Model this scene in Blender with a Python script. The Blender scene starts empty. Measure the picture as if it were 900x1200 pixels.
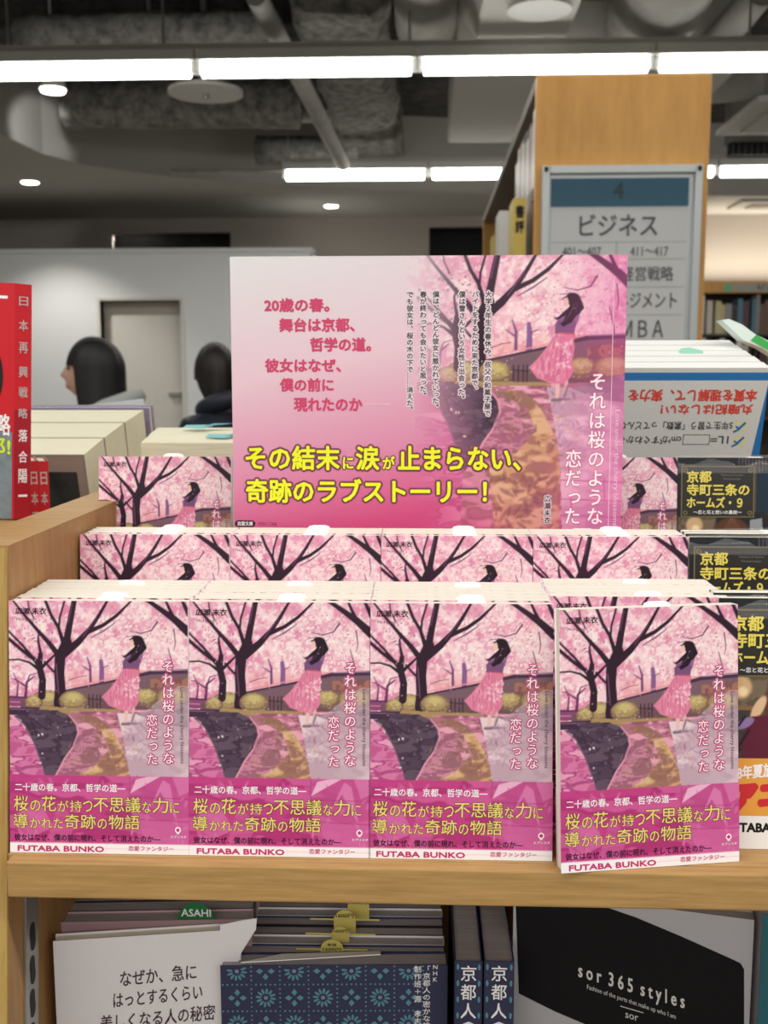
import bpy, math, random
import numpy as np
from mathutils import Vector, Matrix
C = bpy.context.scene
COL = C.collection
R = math.radians
random.seed(7)

# ------------------------------------------------------------------ camera, world, exposure
CZ = 1.2
F, YAW, PITCH, ROLL = 1213.0, .0387, .133, -.0012
fwd = Vector((-math.sin(YAW)*math.cos(PITCH), math.cos(YAW)*math.cos(PITCH), -math.sin(PITCH)))
r0 = Vector((math.cos(YAW), math.sin(YAW), 0)); u0 = r0.cross(fwd)
rt = math.cos(ROLL)*r0 + math.sin(ROLL)*u0
up = math.cos(ROLL)*u0 - math.sin(ROLL)*r0
cd = bpy.data.cameras.new('camera'); cam = bpy.data.objects.new('camera', cd); COL.objects.link(cam)
cam.matrix_world = Matrix.Translation((0, 0, CZ)) @ Matrix((rt, up, -fwd)).transposed().to_4x4()
cd.sensor_fit = 'HORIZONTAL'; cd.sensor_width = 36; cd.lens = 36*F/900
cd.clip_start = .02
cd.dof.use_dof = True; cd.dof.focus_distance = .62; cd.dof.aperture_fstop = 21
C.camera = cam
C.view_settings.view_transform = 'Standard'; C.view_settings.look = 'None'
C.view_settings.gamma = 1; C.view_settings.exposure = -0.13
w = bpy.data.worlds.new('world'); C.world = w; w.use_nodes = True
w.node_tree.nodes['Background'].inputs[0].default_value = (.9, .95, 1, 1)
w.node_tree.nodes['Background'].inputs[1].default_value = .25

def P(px, py, Y):
    """world point on the plane at depth Y met by the sight line of photo point px,py"""
    d = fwd*F + rt*(px-450) + up*(600-py)
    return Vector((0, 0, CZ)) + d*(Y/d.y)

def area(name, loc, sx, sy, power, col=(1, .97, .92), rot=(0, 0, 0)):
    l = bpy.data.lights.new(name, 'AREA'); l.shape = 'RECTANGLE'; l.size = sx; l.size_y = sy
    l.energy = power; l.color = col
    o = bpy.data.objects.new(name, l); COL.objects.link(o); o.location = loc; o.rotation_euler = rot
    return o
LAMP_Z = 2.82
ROWS = [(-5.8, 150), (-2.9, 190), (-.1, 120), (2.85, 75), (5.76, 50), (8.75, 50)]
for k, (y, pw) in enumerate(ROWS):
    area('ceiling_row_light', (0.3, y, LAMP_Z-.06), 9.0, .16, pw)

# ------------------------------------------------------------------ materials
def lin(c):
    c = np.asarray(c, float)/255
    return np.where(c <= .04045, c/12.92, ((c+.055)/1.055)**2.4)
MATS = {}
def mat(name, rgb, rough=.5, metal=0, noise=0, scale=30, stretch=(1, 1, 1), bump=0, emit=0, alpha=1, rgb2=None, coat=0, spec=.5, trans=0):
    if name in MATS: return MATS[name]
    m = bpy.data.materials.new(name); m.use_nodes = True; nt = m.node_tree
    b = nt.nodes['Principled BSDF']; c = tuple(lin(rgb))+(1,)
    b.inputs['Base Color'].default_value = c; b.inputs['Roughness'].default_value = rough
    b.inputs['Metallic'].default_value = metal; b.inputs['Specular IOR Level'].default_value = spec
    b.inputs['Coat Weight'].default_value = coat; b.inputs['Coat Roughness'].default_value = .15
    b.inputs['Transmission Weight'].default_value = trans
    if emit:
        b.inputs['Emission Color'].default_value = c; b.inputs['Emission Strength'].default_value = emit
    if alpha < 1: b.inputs['Alpha'].default_value = alpha
    if noise or bump:
        tc = nt.nodes.new('ShaderNodeTexCoord'); mp = nt.nodes.new('ShaderNodeMapping')
        mp.inputs['Scale'].default_value = stretch
        n = nt.nodes.new('ShaderNodeTexNoise'); n.inputs['Scale'].default_value = scale; n.inputs['Detail'].default_value = 5
        n.inputs['Roughness'].default_value = .65
        nt.links.new(tc.outputs['Object'], mp.inputs[0]); nt.links.new(mp.outputs[0], n.inputs['Vector'])
        if noise:
            r = nt.nodes.new('ShaderNodeValToRGB')
            a = rgb2 if rgb2 is not None else tuple(v*(1-noise) for v in rgb)
            r.color_ramp.elements[0].color = tuple(lin(a))+(1,); r.color_ramp.elements[1].color = c
            r.color_ramp.elements[0].position = .35; r.color_ramp.elements[1].position = .62
            nt.links.new(n.outputs[0], r.inputs[0]); nt.links.new(r.outputs[0], b.inputs['Base Color'])
        if bump:
            bp = nt.nodes.new('ShaderNodeBump'); bp.inputs['Strength'].default_value = bump; bp.inputs['Distance'].default_value = .02
            nt.links.new(n.outputs[0], bp.inputs['Height']); nt.links.new(bp.outputs[0], b.inputs['Normal'])
    MATS[name] = m
    return m
def attr_mat(name, rough=.42, coat=.0):
    m = bpy.data.materials.new(name); m.use_nodes = True; nt = m.node_tree
    b = nt.nodes['Principled BSDF']; b.inputs['Roughness'].default_value = rough
    b.inputs['Specular IOR Level'].default_value = .3
    a = nt.nodes.new('ShaderNodeAttribute'); a.attribute_name = 'print'
    nt.links.new(a.outputs['Color'], b.inputs['Base Color'])
    return m
PRINT = attr_mat('printed_paper')
WOOD = mat('oak_veneer', (182, 144, 88), .5, noise=.14, scale=14, stretch=(1.2, 20, 20), rgb2=(160, 124, 70), bump=.05)
WOODP = mat('oak_veneer_panel', (176, 134, 82), .5, noise=.14, scale=14, stretch=(20, 8, 1.2), rgb2=(158, 118, 68), bump=.05)
WOODE = mat('oak_edge_band', (180, 150, 84), .5, noise=.12, scale=14, stretch=(20, 8, 1.2), rgb2=(165, 128, 66))
WOODC = mat('amber_veneer', (222, 168, 90), .5, noise=.1, scale=5, stretch=(3, 1, .6), rgb2=(206, 150, 78))
PAGE = mat('page_edges', (244, 241, 226), .8, noise=.06, scale=60, stretch=(.5, 60, .5), rgb2=(226, 220, 202))
PAGEC = mat('cream_page_edges', (238, 234, 208), .8, noise=.05, scale=50, stretch=(.5, 50, .5), rgb2=(222, 216, 188))
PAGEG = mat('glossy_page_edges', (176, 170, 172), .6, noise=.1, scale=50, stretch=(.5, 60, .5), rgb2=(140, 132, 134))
WHITE = mat('white_paper', (242, 242, 240), .55)
SLIP = mat('white_slip', (250, 250, 250), .6)
BLACKI = mat('black_ink', (26, 18, 26), .5, spec=.3); WHITEI = mat('white_ink', (248, 244, 246), .5)
MAGI = mat('magenta_ink', (196, 40, 110), .5); YELI = mat('pale_yellow_ink', (240, 218, 120), .5)
BRIY = mat('bright_yellow_ink', (236, 240, 30), .5); ROSEI = mat('rose_ink', (205, 60, 105), .5)
DPUR = mat('dark_purple_ink', (84, 36, 56), .5); HALO = mat('pale_halo_ink', (240, 220, 230), .5)
DHALO = mat('plum_halo_ink', (146, 62, 102), .5); PHALO = mat('pink_halo_ink', (214, 110, 160), .5)
METAL = mat('steel', (172, 172, 168), .35, metal=.7); ALU = mat('aluminium', (190, 196, 198), .35, metal=.35)
BLK = mat('black_hole', (14, 12, 12), .6)
WPAINT = mat('white_paint', (206, 208, 208), .7, noise=.02, scale=2)
CEILD = mat('grey_concrete', (84, 82, 79), .95, noise=.3, scale=9, rgb2=(54, 52, 50), bump=.6)
SOFF = mat('grey_plaster', (170, 167, 160), .9)
WOOL = mat('sprayed_mineral_wool', (148, 145, 140), .95, noise=.4, scale=14, rgb2=(92, 90, 86), bump=.8)
DUCT = mat('duct_wrap', (170, 168, 162), .8, noise=.15, scale=3)
LAMPW = mat('white_enamel', (215, 215, 210), .4)
TUBE = mat('lit_tube', (255, 253, 248), .5, emit=9)
DOWN = mat('lit_downlight', (255, 246, 230), .5, emit=12)

# ------------------------------------------------------------------ mesh helpers
class MB:
    def __init__(s): s.v = []; s.f = []; s.m = []; s.mi = 0
    def add(s, vs, fs, mi=None):
        n = len(s.v); s.v += [tuple(v) for v in vs]; s.f += [tuple(i+n for i in f) for f in fs]
        s.m += [s.mi if mi is None else mi]*len(fs); return s
    def box(s, x0, x1, y0, y1, z0, z1, mi=None, M=None):
        vs = [Vector((x, y, z)) for z in (z0, z1) for y in (y0, y1) for x in (x0, x1)]
        if M is not None: vs = [M @ v for v in vs]
        return s.add(vs, [(0, 2, 3, 1), (4, 5, 7, 6), (0, 1, 5, 4), (2, 6, 7, 3), (0, 4, 6, 2), (1, 3, 7, 5)], mi)
    def hexa(s, p, mi=None):   # p: 8 points, bottom loop then top loop
        return s.add(p, [(3, 2, 1, 0), (4, 5, 6, 7), (0, 1, 5, 4), (1, 2, 6, 5), (2, 3, 7, 6), (3, 0, 4, 7)], mi)
    def tube(s, pts, r, n=12, mi=None, cap=True):
        pts = [Vector(p) for p in pts]; rs = r if isinstance(r, (list, tuple)) else [r]*len(pts)
        vs = []
        for i, p in enumerate(pts):
            d = (pts[min(i+1, len(pts)-1)]-pts[max(i-1, 0)]).normalized()
            a = d.cross(Vector((0, 0, 1)) if abs(d.z) < .9 else Vector((1, 0, 0))).normalized(); b = d.cross(a)
            vs += [p+(a*math.cos(2*math.pi*k/n)+b*math.sin(2*math.pi*k/n))*rs[i] for k in range(n)]
        fs = [(i*n+k, i*n+(k+1) % n, (i+1)*n+(k+1) % n, (i+1)*n+k) for i in range(len(pts)-1) for k in range(n)]
        if cap: fs += [tuple(range(n))[::-1], tuple((len(pts)-1)*n+k for k in range(n))]
        return s.add(vs, fs, mi)
    def prism(s, poly, y0, y1, mi=None):   # polygon in x,z extruded along y
        n = len(poly)
        vs = [(x, y0, z) for x, z in poly]+[(x, y1, z) for x, z in poly]
        return s.add(vs, [tuple(range(n)), tuple(range(2*n-1, n-1, -1))]+[(i, i+n, (i+1) % n+n, (i+1) % n) for i in range(n)], mi)
    def mesh(s, name, mats, smooth=False):
        me = bpy.data.meshes.new(name); me.from_pydata(s.v, [], s.f)
        for m in (mats if isinstance(mats, (list, tuple)) else [mats]): me.materials.append(m)
        me.polygons.foreach_set('material_index', s.m)
        if smooth: me.polygons.foreach_set('use_smooth', [True]*len(s.f))
        me.update(); return me
    def build(s, name, mats, parent=None, smooth=False, bevel=0, auto=False):
        o = link(name, s.mesh(name, mats, smooth), parent)
        if bevel:
            b = o.modifiers.new('bevel', 'BEVEL'); b.width = bevel; b.segments = 2; b.limit_method = 'ANGLE'
        return o
def link(name, me, parent=None):
    o = bpy.data.objects.new(name, me); COL.objects.link(o)
    if parent: o.parent = parent
    return o
def tag(o, label=None, cat=None, group=None, kind=None):
    if label: o['label'] = label
    if cat: o['category'] = cat
    if group: o['group'] = group
    if kind: o['kind'] = kind
    return o
def thing(name, label, cat, loc=(0, 0, 0), rot=(0, 0, 0), group=None):
    o = bpy.data.objects.new(name, None); COL.objects.link(o); o.location = loc; o.rotation_euler = rot
    o.empty_display_size = .02
    return tag(o, label, cat, group)
def copy_tree(o, parent=None, skip=()):
    c = o.copy(); COL.objects.link(c); c.parent = parent
    for ch in list(o.children):
        if ch.name.split('.')[0] not in skip: copy_tree(ch, c, skip)
    return c
def struct(name, mb, m, **k):
    return tag(mb.build(name, m, **k), kind='structure')

# ------------------------------------------------------------------ lettering as thin printed meshes
GC = {}
def glyphs(s, bold=0.0):
    k = (s, bold)
    if k in GC: return GC[k]
    c = bpy.data.curves.new('lettering_source', 'FONT'); c.body = s; c.size = 1; c.offset = bold; c.resolution_u = 2
    o = bpy.data.objects.new('lettering_source', c); COL.objects.link(o)
    bpy.context.view_layer.update()
    ev = o.evaluated_get(bpy.context.evaluated_depsgraph_get()); me = ev.to_mesh()
    v = np.zeros(len(me.vertices)*3); me.vertices.foreach_get('co', v); v = v.reshape(-1, 3)[:, :2].copy()
    f = [tuple(p.vertices) for p in me.polygons]
    ev.to_mesh_clear(); bpy.data.objects.remove(o); bpy.data.curves.remove(c)
    GC[k] = (v, f); return GC[k]
class Text:
    """collects print on a plane; coordinates are in the plane's own x (right), y (down) units, mapped by fn"""
    def __init__(s, fn): s.mb = MB(); s.fn = fn; s.mats = []; s.em = 0
    def put(s, pts, fs, m, lift, sp=0):
        if m not in s.mats: s.mats.append(m)
        n = 0 if sp <= 0 else 4 if sp < .03 else 8 if sp < .08 else 12
        if n != 4: s.mb.add([s.fn(x, y, lift) for x, y in pts], fs, s.mats.index(m))
        e = s.em*sp
        for k in range(n):     # heavier print: the outline repeated a little to each side
            t = 2*math.pi*(k+.5)/n; dx, dy = e*math.cos(t), e*math.sin(t)
            s.mb.add([s.fn(x+dx, y+dy, lift+.02*(k+1)/n) for x, y in pts], fs, s.mats.index(m))
    def h(s, t, x0, y0, x1, y1, m, bold=0, lift=1, slant=0):     # fits the string's outline into the box
        v, f = glyphs(t, 0)
        a, b = v.min(0), v.max(0); s.em = (y1-y0)/(b[1]-a[1])
        X = x0+(v[:, 0]-a[0])/(b[0]-a[0])*(x1-x0); Y = y1-(v[:, 1]-a[1])/(b[1]-a[1])*(y1-y0)
        Y = Y+(X-x0)*slant
        s.put(list(zip(X, Y)), f, m, lift, bold)
    def vt(s, t, xc, y0, y1, wd, m, bold=0, lift=1, slant=0):       # characters stacked downwards, wd = width of one em
        n = len(t); e = (y1-y0)/n; s.em = wd
        for i, ch in enumerate(t):
            v, f = glyphs(ch, 0); x = v[:, 0]-.5; y = v[:, 1]-.38
            if ch in 'ー―…〜': x, y = y, -x
            if ch in '、。': x, y = x+.6, y+.6
            if ch in 'っょゃゅッ': x, y = x+.1, y+.08
            cy = y0+(i+.5)*e
            s.put(list(zip(xc+x*wd+(cy-y0)*slant, cy-y*e*.97)), f, m, lift, bold)
    def poly(s, pts, m, lift=.5): s.put(pts, [tuple(range(len(pts)))[::-1]], m, lift)
    def rect(s, x0, y0, x1, y1, m, lift=.5): s.poly([(x0, y0), (x1, y0), (x1, y1), (x0, y1)], m, lift)
    def ell(s, cx, cy, rx, ry, m, lift=.5, n=20, a=0):
        ca, sa = math.cos(a), math.sin(a)
        s.poly([(cx+rx*math.cos(t)*ca-ry*math.sin(t)*sa, cy+rx*math.cos(t)*sa+ry*math.sin(t)*ca) for t in [2*math.pi*k/n for k in range(n)]], m, lift)
    def build(s, name, parent):
        me = s.mb.mesh(name, s.mats)
        return link(name, me, parent)

# ------------------------------------------------------------------ painter: colours of printed pictures, one value per mesh vertex
class Art:
    def __init__(s, w, h, ax, bx, ay, by, seed=1):
        s.w, s.h = w*2, h*2; s.a = np.zeros((s.h, s.w, 3)); s.rs = np.random.RandomState(seed)
        s.ax, s.bx, s.ay, s.by = ax*2, bx*2, ay*2, by*2        # picture units to canvas
    def xy(s, p): p = np.asarray(p, float); return np.stack([p[..., 0]*s.ax+s.bx, p[..., 1]*s.ay+s.by], -1)
    def noise(s, cell, oct=3, seed=0, sx=1, sy=1):
        rs = np.random.RandomState(seed); out = np.zeros((s.h, s.w)); tot = 0; am = 1.
        for o in range(oct):
            cx, cy = max(2., cell*s.ax*sx/2**o), max(2., cell*s.ay*sy/2**o)
            g = rs.rand(int(s.h/cy)+3, int(s.w/cx)+3)
            yy, xx = np.arange(s.h)/cy, np.arange(s.w)/cx
            yi, xi = yy.astype(int), xx.astype(int); fy, fx = yy-yi, xx-xi
            fy, fx = fy*fy*(3-2*fy), fx*fx*(3-2*fx)
            a = g[yi][:, xi]*(1-fx)+g[yi][:, xi+1]*fx; b = g[yi+1][:, xi]*(1-fx)+g[yi+1][:, xi+1]*fx
            out += am*(a*(1-fy)[:, None]+b*fy[:, None]); tot += am; am *= .55
        return out/tot
    def blend(s, m, c, sl=None):
        sl = sl or (slice(None), slice(None)); m = m[..., None] if m.ndim == 2 else m
        s.a[sl] = s.a[sl]*(1-m)+np.asarray(c, float)*m
    def box(s, x0, y0, x1, y1):
        x0, y0, x1, y1 = int(max(0, x0-2)), int(max(0, y0-2)), int(min(s.w, x1+3)), int(min(s.h, y1+3))
        if x1 <= x0 or y1 <= y0: return None
        return (slice(y0, y1), slice(x0, x1)), np.arange(x0, x1)[None, :]+.5, np.arange(y0, y1)[:, None]+.5
    def mask(s, pts):
        q = s.xy(pts); B = s.box(q[:, 0].min(), q[:, 1].min(), q[:, 0].max(), q[:, 1].max())
        if B is None: return None, None
        sl, X, Y = B; m = np.zeros((Y.shape[0], X.shape[1]), bool); n = len(q)
        for i in range(n):
            (x1, y1), (x2, y2) = q[i], q[(i+1) % n]
            if y1 == y2: continue
            m ^= ((y1 > Y) != (y2 > Y)) & (X < (x2-x1)*(Y-y1)/(y2-y1)+x1)
        return sl, m.astype(float)
    def poly(s, pts, c, al=1.):
        sl, m = s.mask(pts)
        if sl: s.blend(m*al, c, sl)
        return sl, m
    def mottle(s, pts, cs, cell, seed, al=1., sx=1, sy=1, lv=None):   # polygon in several tones following noise
        sl, m = s.mask(pts)
        if not sl: return
        n = s.noise(cell, 3, seed, sx, sy)[sl]; lv = lv or np.linspace(.3, .7, len(cs)+1)[1:-1]
        s.blend(m*al, cs[0], sl)
        for t, c in zip(lv, cs[1:]): s.blend(m*al*np.clip((n-t)*25, 0, 1), c, sl)
    def stroke(s, pts, ws, c, al=1.):
        q = s.xy(pts); k = (s.ax+s.ay)/2
        if not isinstance(ws, (list, tuple)): ws = [ws]*len(q)
        for i in range(len(q)-1):
            (x1, y1), (x2, y2) = q[i], q[i+1]; r1, r2 = ws[i]*k/2, ws[i+1]*k/2; R_ = max(r1, r2)+2
            B = s.box(min(x1, x2)-R_, min(y1, y2)-R_, max(x1, x2)+R_, max(y1, y2)+R_)
            if B is None: continue
            sl, X, Y = B; dx, dy = x2-x1, y2-y1; L = dx*dx+dy*dy+1e-9
            t = np.clip(((X-x1)*dx+(Y-y1)*dy)/L, 0, 1); d = np.hypot(X-x1-t*dx, Y-y1-t*dy)
            s.blend(np.clip(r1+(r2-r1)*t-d+.5, 0, 1)*al, c, sl)
    def ell(s, cx, cy, rx, ry, c, al=1., soft=.12, a=0):
        x, y = s.xy((cx, cy)); rx, ry = rx*s.ax, ry*s.ay; R_ = max(rx, ry)
        B = s.box(x-R_, y-R_, x+R_, y+R_)
        if B is None: return
        sl, X, Y = B; dx, dy = X-x, Y-y; ca, sa = math.cos(a), math.sin(a)
        d = np.hypot((dx*ca+dy*sa)/rx, (-dx*sa+dy*ca)/ry)
        s.blend(np.clip((1-d)/soft, 0, 1)*al, c, sl)
    def dabs(s, n, x0, y0, x1, y1, cols, r0, r1, al=.8, asp=.6):
        for k in range(n):
            s.ell(s.rs.uniform(x0, x1), s.rs.uniform(y0, y1), (r := s.rs.uniform(r0, r1)), r*asp, cols[s.rs.randint(len(cols))], al, .5, s.rs.uniform(0, 3.1))
    def done(s):
        a = np.clip(s.a, 0, 255); a = a.reshape(s.h//2, 2, s.w//2, 2, 3).mean((1, 3)); return lin(a)
def print_grid(name, W, H, img, base=None, parent=None, mesh_only=False, rest=None, bend=None):
    """flat printed face (x right, z up, at y = 0) with one colour per vertex; rest: MB of further faces in one paper colour"""
    h, w_ = img.shape[:2]
    xs = np.linspace(-W/2, W/2, w_); zs = np.linspace(H, 0, h)
    X, Z = np.meshgrid(xs, zs); Yv = np.zeros_like(X) if bend is None else bend(X, Z)
    co = np.stack([X, Yv, Z], -1).reshape(-1, 3)
    i = np.arange(h*w_).reshape(h, w_)
    q = np.stack([i[1:, :-1], i[1:, 1:], i[:-1, 1:], i[:-1, :-1]], -1).reshape(-1, 4)
    cols = img.reshape(-1, 3); nv = len(co)
    if rest:
        rv = np.array(rest[0].v); rq = np.array(rest[0].f)+nv
        co = np.vstack([co, rv]); q = np.vstack([q, rq]); cols = np.vstack([cols, np.tile(lin(rest[1]), (len(rv), 1))])
    me = bpy.data.meshes.new(name); me.vertices.add(len(co)); me.vertices.foreach_set('co', co.ravel())
    me.loops.add(q.size); me.loops.foreach_set('vertex_index', q.ravel().astype(np.int32))
    me.polygons.add(len(q)); me.polygons.foreach_set('loop_start', np.arange(0, q.size, 4, dtype=np.int32))
    me.update(); me.validate()
    at = me.color_attributes.new('print', 'FLOAT_COLOR', 'POINT')
    at.data.foreach_set('color', np.hstack([cols, np.ones((len(cols), 1))]).astype(np.float32).ravel())
    me.materials.append(PRINT)
    return me if mesh_only else link(name, me, parent)

TRK = (46, 24, 42)
def paint_scene(A):
    """cherry trees, stone canal, path and a walking woman; units of the studied cover (x 40..812, y 55..1155)"""
    A.a[:] = (232, 168, 190)
    n1 = A.noise(120, 4, 3); n2 = A.noise(45, 4, 5); n3 = A.noise(22, 3, 9)
    yy = ((np.arange(A.h)-A.by)/A.ay)[:, None]; xx = ((np.arange(A.w)-A.bx)/A.ax)[None, :]
    lightc = np.clip(1.15-np.hypot((xx-610)/330, (yy-230)/230), 0, 1)
    A.blend(np.clip((n1-.5)*5, 0, 1)*.7, (246, 196, 212)); A.blend(np.clip((.46-n1)*7, 0, 1)*.6, (226, 130, 172))
    A.blend(lightc*.85, (250, 222, 222)); A.blend(np.clip((n2-.54)*16, 0, 1)*.75, (252, 222, 226))
    A.blend(np.clip((.42-n2)*14, 0, 1)*.5, (222, 126, 164)); A.blend(np.clip((n3-.6)*18, 0, 1)*.7, (254, 240, 236))
    A.blend(np.clip((.33-n3)*16, 0, 1)*.3, (196, 100, 146))
    A.blend(np.clip(1-abs(yy-400)/70, 0, 1)*np.clip((xx-250)/80, 0, 1)*.6, (236, 158, 158))
    A.dabs(420, 40, 55, 812, 420, [(250, 222, 224), (244, 190, 206), (222, 124, 160), (236, 160, 186), (252, 236, 232)], 5, 16, .5)
    A.dabs(330, 400, 120, 740, 360, [(255, 240, 236), (252, 222, 224), (255, 246, 240)], 3, 9, .85)
    A.dabs(170, 420, 90, 800, 330, [(120, 60, 90), (170, 80, 110)], 2, 4.5, .8)
    A.dabs(60, 110, 130, 230, 320, [(90, 45, 75), (150, 70, 110)], 2, 7, .8)
    # distant trees
    far = (126, 74, 122)
    A.stroke([(392, 405), (392, 340), (378, 300)], [12, 9, 4], far); A.stroke([(392, 360), (355, 335)], [7, 3], far)
    A.stroke([(440, 405), (441, 350), (438, 315)], [22, 20, 16], (140, 92, 146)); A.stroke([(445, 345), (470, 335)], [5, 2], far)
    A.stroke([(112, 470), (118, 410), (150, 385)], [13, 9, 4], (110, 50, 95)); A.stroke([(116, 430), (70, 400), (48, 395)], [8, 5, 2], (110, 50, 95))
    A.stroke([(75, 470), (80, 420), (60, 370)], [9, 6, 3], (130, 60, 105)); A.stroke([(120, 410), (130, 380), (165, 370)], [6, 4, 2], (110, 50, 95))
    # boundary wall, roof and salmon bank
    A.poly([(265, 455), (300, 438), (480, 402), (640, 362), (812, 352), (812, 530), (265, 530)], (122, 92, 104))
    A.mottle([(650, 392), (812, 385), (812, 450), (650, 455)], [(128, 84, 86), (166, 112, 96)], 18, 4)
    A.stroke([(285, 445), (480, 404), (650, 364), (812, 356)], [7, 9, 16, 20], (72, 46, 72)); A.stroke([(290, 432), (480, 392), (640, 354)], [5, 5, 5], (230, 150, 160))
    A.stroke([(655, 356), (812, 350)], [5, 5], (170, 140, 165))
    A.poly([(40, 472), (160, 478), (160, 520), (40, 515)], (140, 72, 116)); A.stroke([(40, 474), (150, 480)], 8, (90, 50, 88)); A.stroke([(40, 496), (150, 500)], 5, (205, 130, 165))
    A.poly([(90, 492), (420, 478), (812, 470), (812, 545), (90, 545)], (112, 80, 88))
    # bushes
    def bush(cx, cy, rx, ry, sd):
        A.ell(cx, cy, rx, ry, (126, 98, 84), 1, .1); A.ell(cx-2, cy-ry*.18, rx*.88, ry*.78, (172, 148, 98), 1, .25)
        A.ell(cx, cy-ry*.35, rx*.66, ry*.5, (206, 188, 128), .9, .5)
        for k in range(40):
            t = A.rs.uniform(0, 6.28); q = A.rs.uniform(0, .9)
            A.ell(cx+rx*q*math.cos(t), cy+ry*q*math.sin(t), 6, 4, [(216, 196, 140), (150, 122, 88), (190, 150, 130)][k % 3], .6, .5)
    bush(205, 488, 72, 46, 1); bush(148, 498, 40, 34, 2); bush(630, 472, 60, 42, 3); bush(745, 475, 80, 50, 4)
    # main trees
    S = A.stroke
    def tr(p, w_): S(p, w_, TRK)
    tr([(258, 500), (262, 440), (258, 370), (262, 300), (292, 235)], [50, 46, 44, 46, 42])
    tr([(285, 260), (302, 170), (325, 55)], [34, 27, 22]); tr([(262, 300), (215, 240), (170, 190), (110, 120), (55, 50)], [26, 20, 15, 11, 7])
    tr([(275, 235), (255, 170), (225, 120), (198, 50)], [18, 14, 13, 12]); tr([(258, 175), (262, 130), (285, 50)], [9, 8, 7])
    tr([(280, 285), (340, 235), (390, 180), (430, 120), (470, 50)], [36, 28, 19, 14, 9]); tr([(385, 190), (450, 160), (505, 120), (540, 85), (575, 50)], [19, 15, 13, 9, 7])
    tr([(150, 132), (130, 90), (125, 55)], [6, 5, 4])
    tr([(182, 470), (186, 400), (172, 340), (178, 290)], [32, 30, 28, 20]); tr([(178, 345), (150, 310), (95, 270), (38, 220)], [22, 18, 14, 14]); tr([(150, 310), (100, 250), (40, 190)], [12, 10, 8])
    tr([(165, 350), (130, 325), (85, 312), (38, 315)], [16, 9, 7, 6]); tr([(178, 350), (215, 315), (240, 290)], [17, 10, 7]); tr([(195, 320), (225, 355), (260, 385)], [8, 9, 8])
    tr([(180, 290), (170, 240), (168, 215), (178, 185)], [14, 9, 7, 3])
    tr([(635, 50), (700, 95), (755, 135), (815, 190)], [16, 22, 30, 38]); tr([(715, 50), (730, 85), (752, 128)], [10, 12, 14]); tr([(785, 50), (815, 112)], [12, 22])
    S([(245, 330), (250, 400), (255, 460)], [5, 6, 5], (120, 74, 100)); S([(300, 150), (316, 70)], [4, 4], (116, 70, 100)); S([(360, 212), (420, 130)], [4, 3], (120, 72, 104))
    S([(395, 215), (450, 185), (500, 150)], [3, 6, 3], (120, 80, 118)); S([(560, 185), (610, 195), (655, 182), (680, 145)], [2, 4, 5, 7], (110, 62, 96))
    S([(750, 175), (757, 230), (752, 265)], [5, 4, 2], (110, 56, 90)); S([(725, 255), (742, 320), (744, 350)], [3, 5, 5], (96, 60, 80)); S([(545, 210), (590, 205)], [2, 3], (90, 50, 80))
    S([(300, 400), (340, 385), (375, 380)], [3, 3, 2], (130, 74, 110))
    bush(318, 490, 66, 48, 5)
    # fence
    for x in (385, 402, 420, 434): S([(x, 462), (x, 522)], 5, (64, 42, 58))
    S([(380, 478), (440, 484)], 4, (64, 42, 58))
    # ground
    A.mottle([(120, 535), (300, 528), (520, 528), (812, 520), (812, 1160), (30, 1160)], [(176, 112, 130), (150, 104, 102), (206, 138, 160), (232, 164, 184)], 60, 11, 1, 1.5, .6)
    A.poly([(180, 512), (290, 520), (520, 524), (520, 534), (300, 545), (170, 528)], (170, 140, 96))
    A.mottle([(420, 540), (500, 640), (560, 760), (560, 1160), (330, 1160), (300, 830), (400, 780), (470, 700), (440, 620), (330, 560)], [(150, 108, 92), (168, 120, 96), (206, 164, 116), (220, 184, 140)], 55, 13, .9, 1.6, .7)
    A.mottle([(300, 535), (520, 535), (560, 600), (480, 600), (420, 560)], [(150, 84, 108), (198, 120, 150), (232, 170, 190)], 24, 15, .9, 2, .6)
    A.mottle([(330, 600), (400, 620), (440, 740), (330, 800), (260, 830), (240, 800)], [(164, 98, 124), (206, 136, 160), (150, 100, 108)], 40, 17, .9, 1.7, .6)
    A.dabs(120, 300, 860, 560, 1150, [(132, 88, 78), (116, 76, 74)], 12, 30, .55, .35)
    # plaza of pale stones
    A.mottle([(505, 540), (640, 545), (812, 505), (812, 1160), (575, 1160), (560, 820), (530, 640)], [(196, 164, 180), (216, 188, 200), (234, 208, 216)], 70, 19, 1, 1.6, .6)
    A.mottle([(590, 545), (740, 505), (812, 495), (812, 600), (700, 585)], [(134, 112, 128), (160, 136, 150)], 40, 21, .9, 2, .5)
    A.dabs(60, 530, 560, 700, 760, [(170, 130, 160), (236, 214, 220), (186, 150, 172)], 10, 26, .5, .25)
    for y in (880, 950, 1010): S([(565, y), (812, y+8)], 4, (170, 60, 110), .8)
    for x, y in ((590, 880), (720, 950), (600, 1010)): S([(x, y-70), (x+4, y)], 4, (170, 60, 110), .7)
    # water and canal wall
    A.mottle([(25, 555), (80, 570), (150, 680), (205, 850), (190, 1160), (25, 1160)], [(196, 92, 146), (216, 122, 168), (176, 74, 130), (232, 160, 190)], 50, 23, 1, 1.8, .6)
    A.poly([(35, 520), (170, 520), (175, 560), (35, 552)], (66, 42, 66)); S([(40, 527), (170, 530)], 5, (140, 96, 130))
    A.mottle([(110, 530), (160, 528), (250, 532), (300, 555), (328, 590), (334, 630), (310, 690), (275, 740), (240, 810), (210, 850), (190, 800), (160, 700), (130, 640), (90, 575), (60, 556), (130, 556)], [(82, 62, 82), (66, 48, 68), (98, 78, 96)], 30, 25, 1, 1.6, .6)
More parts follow.
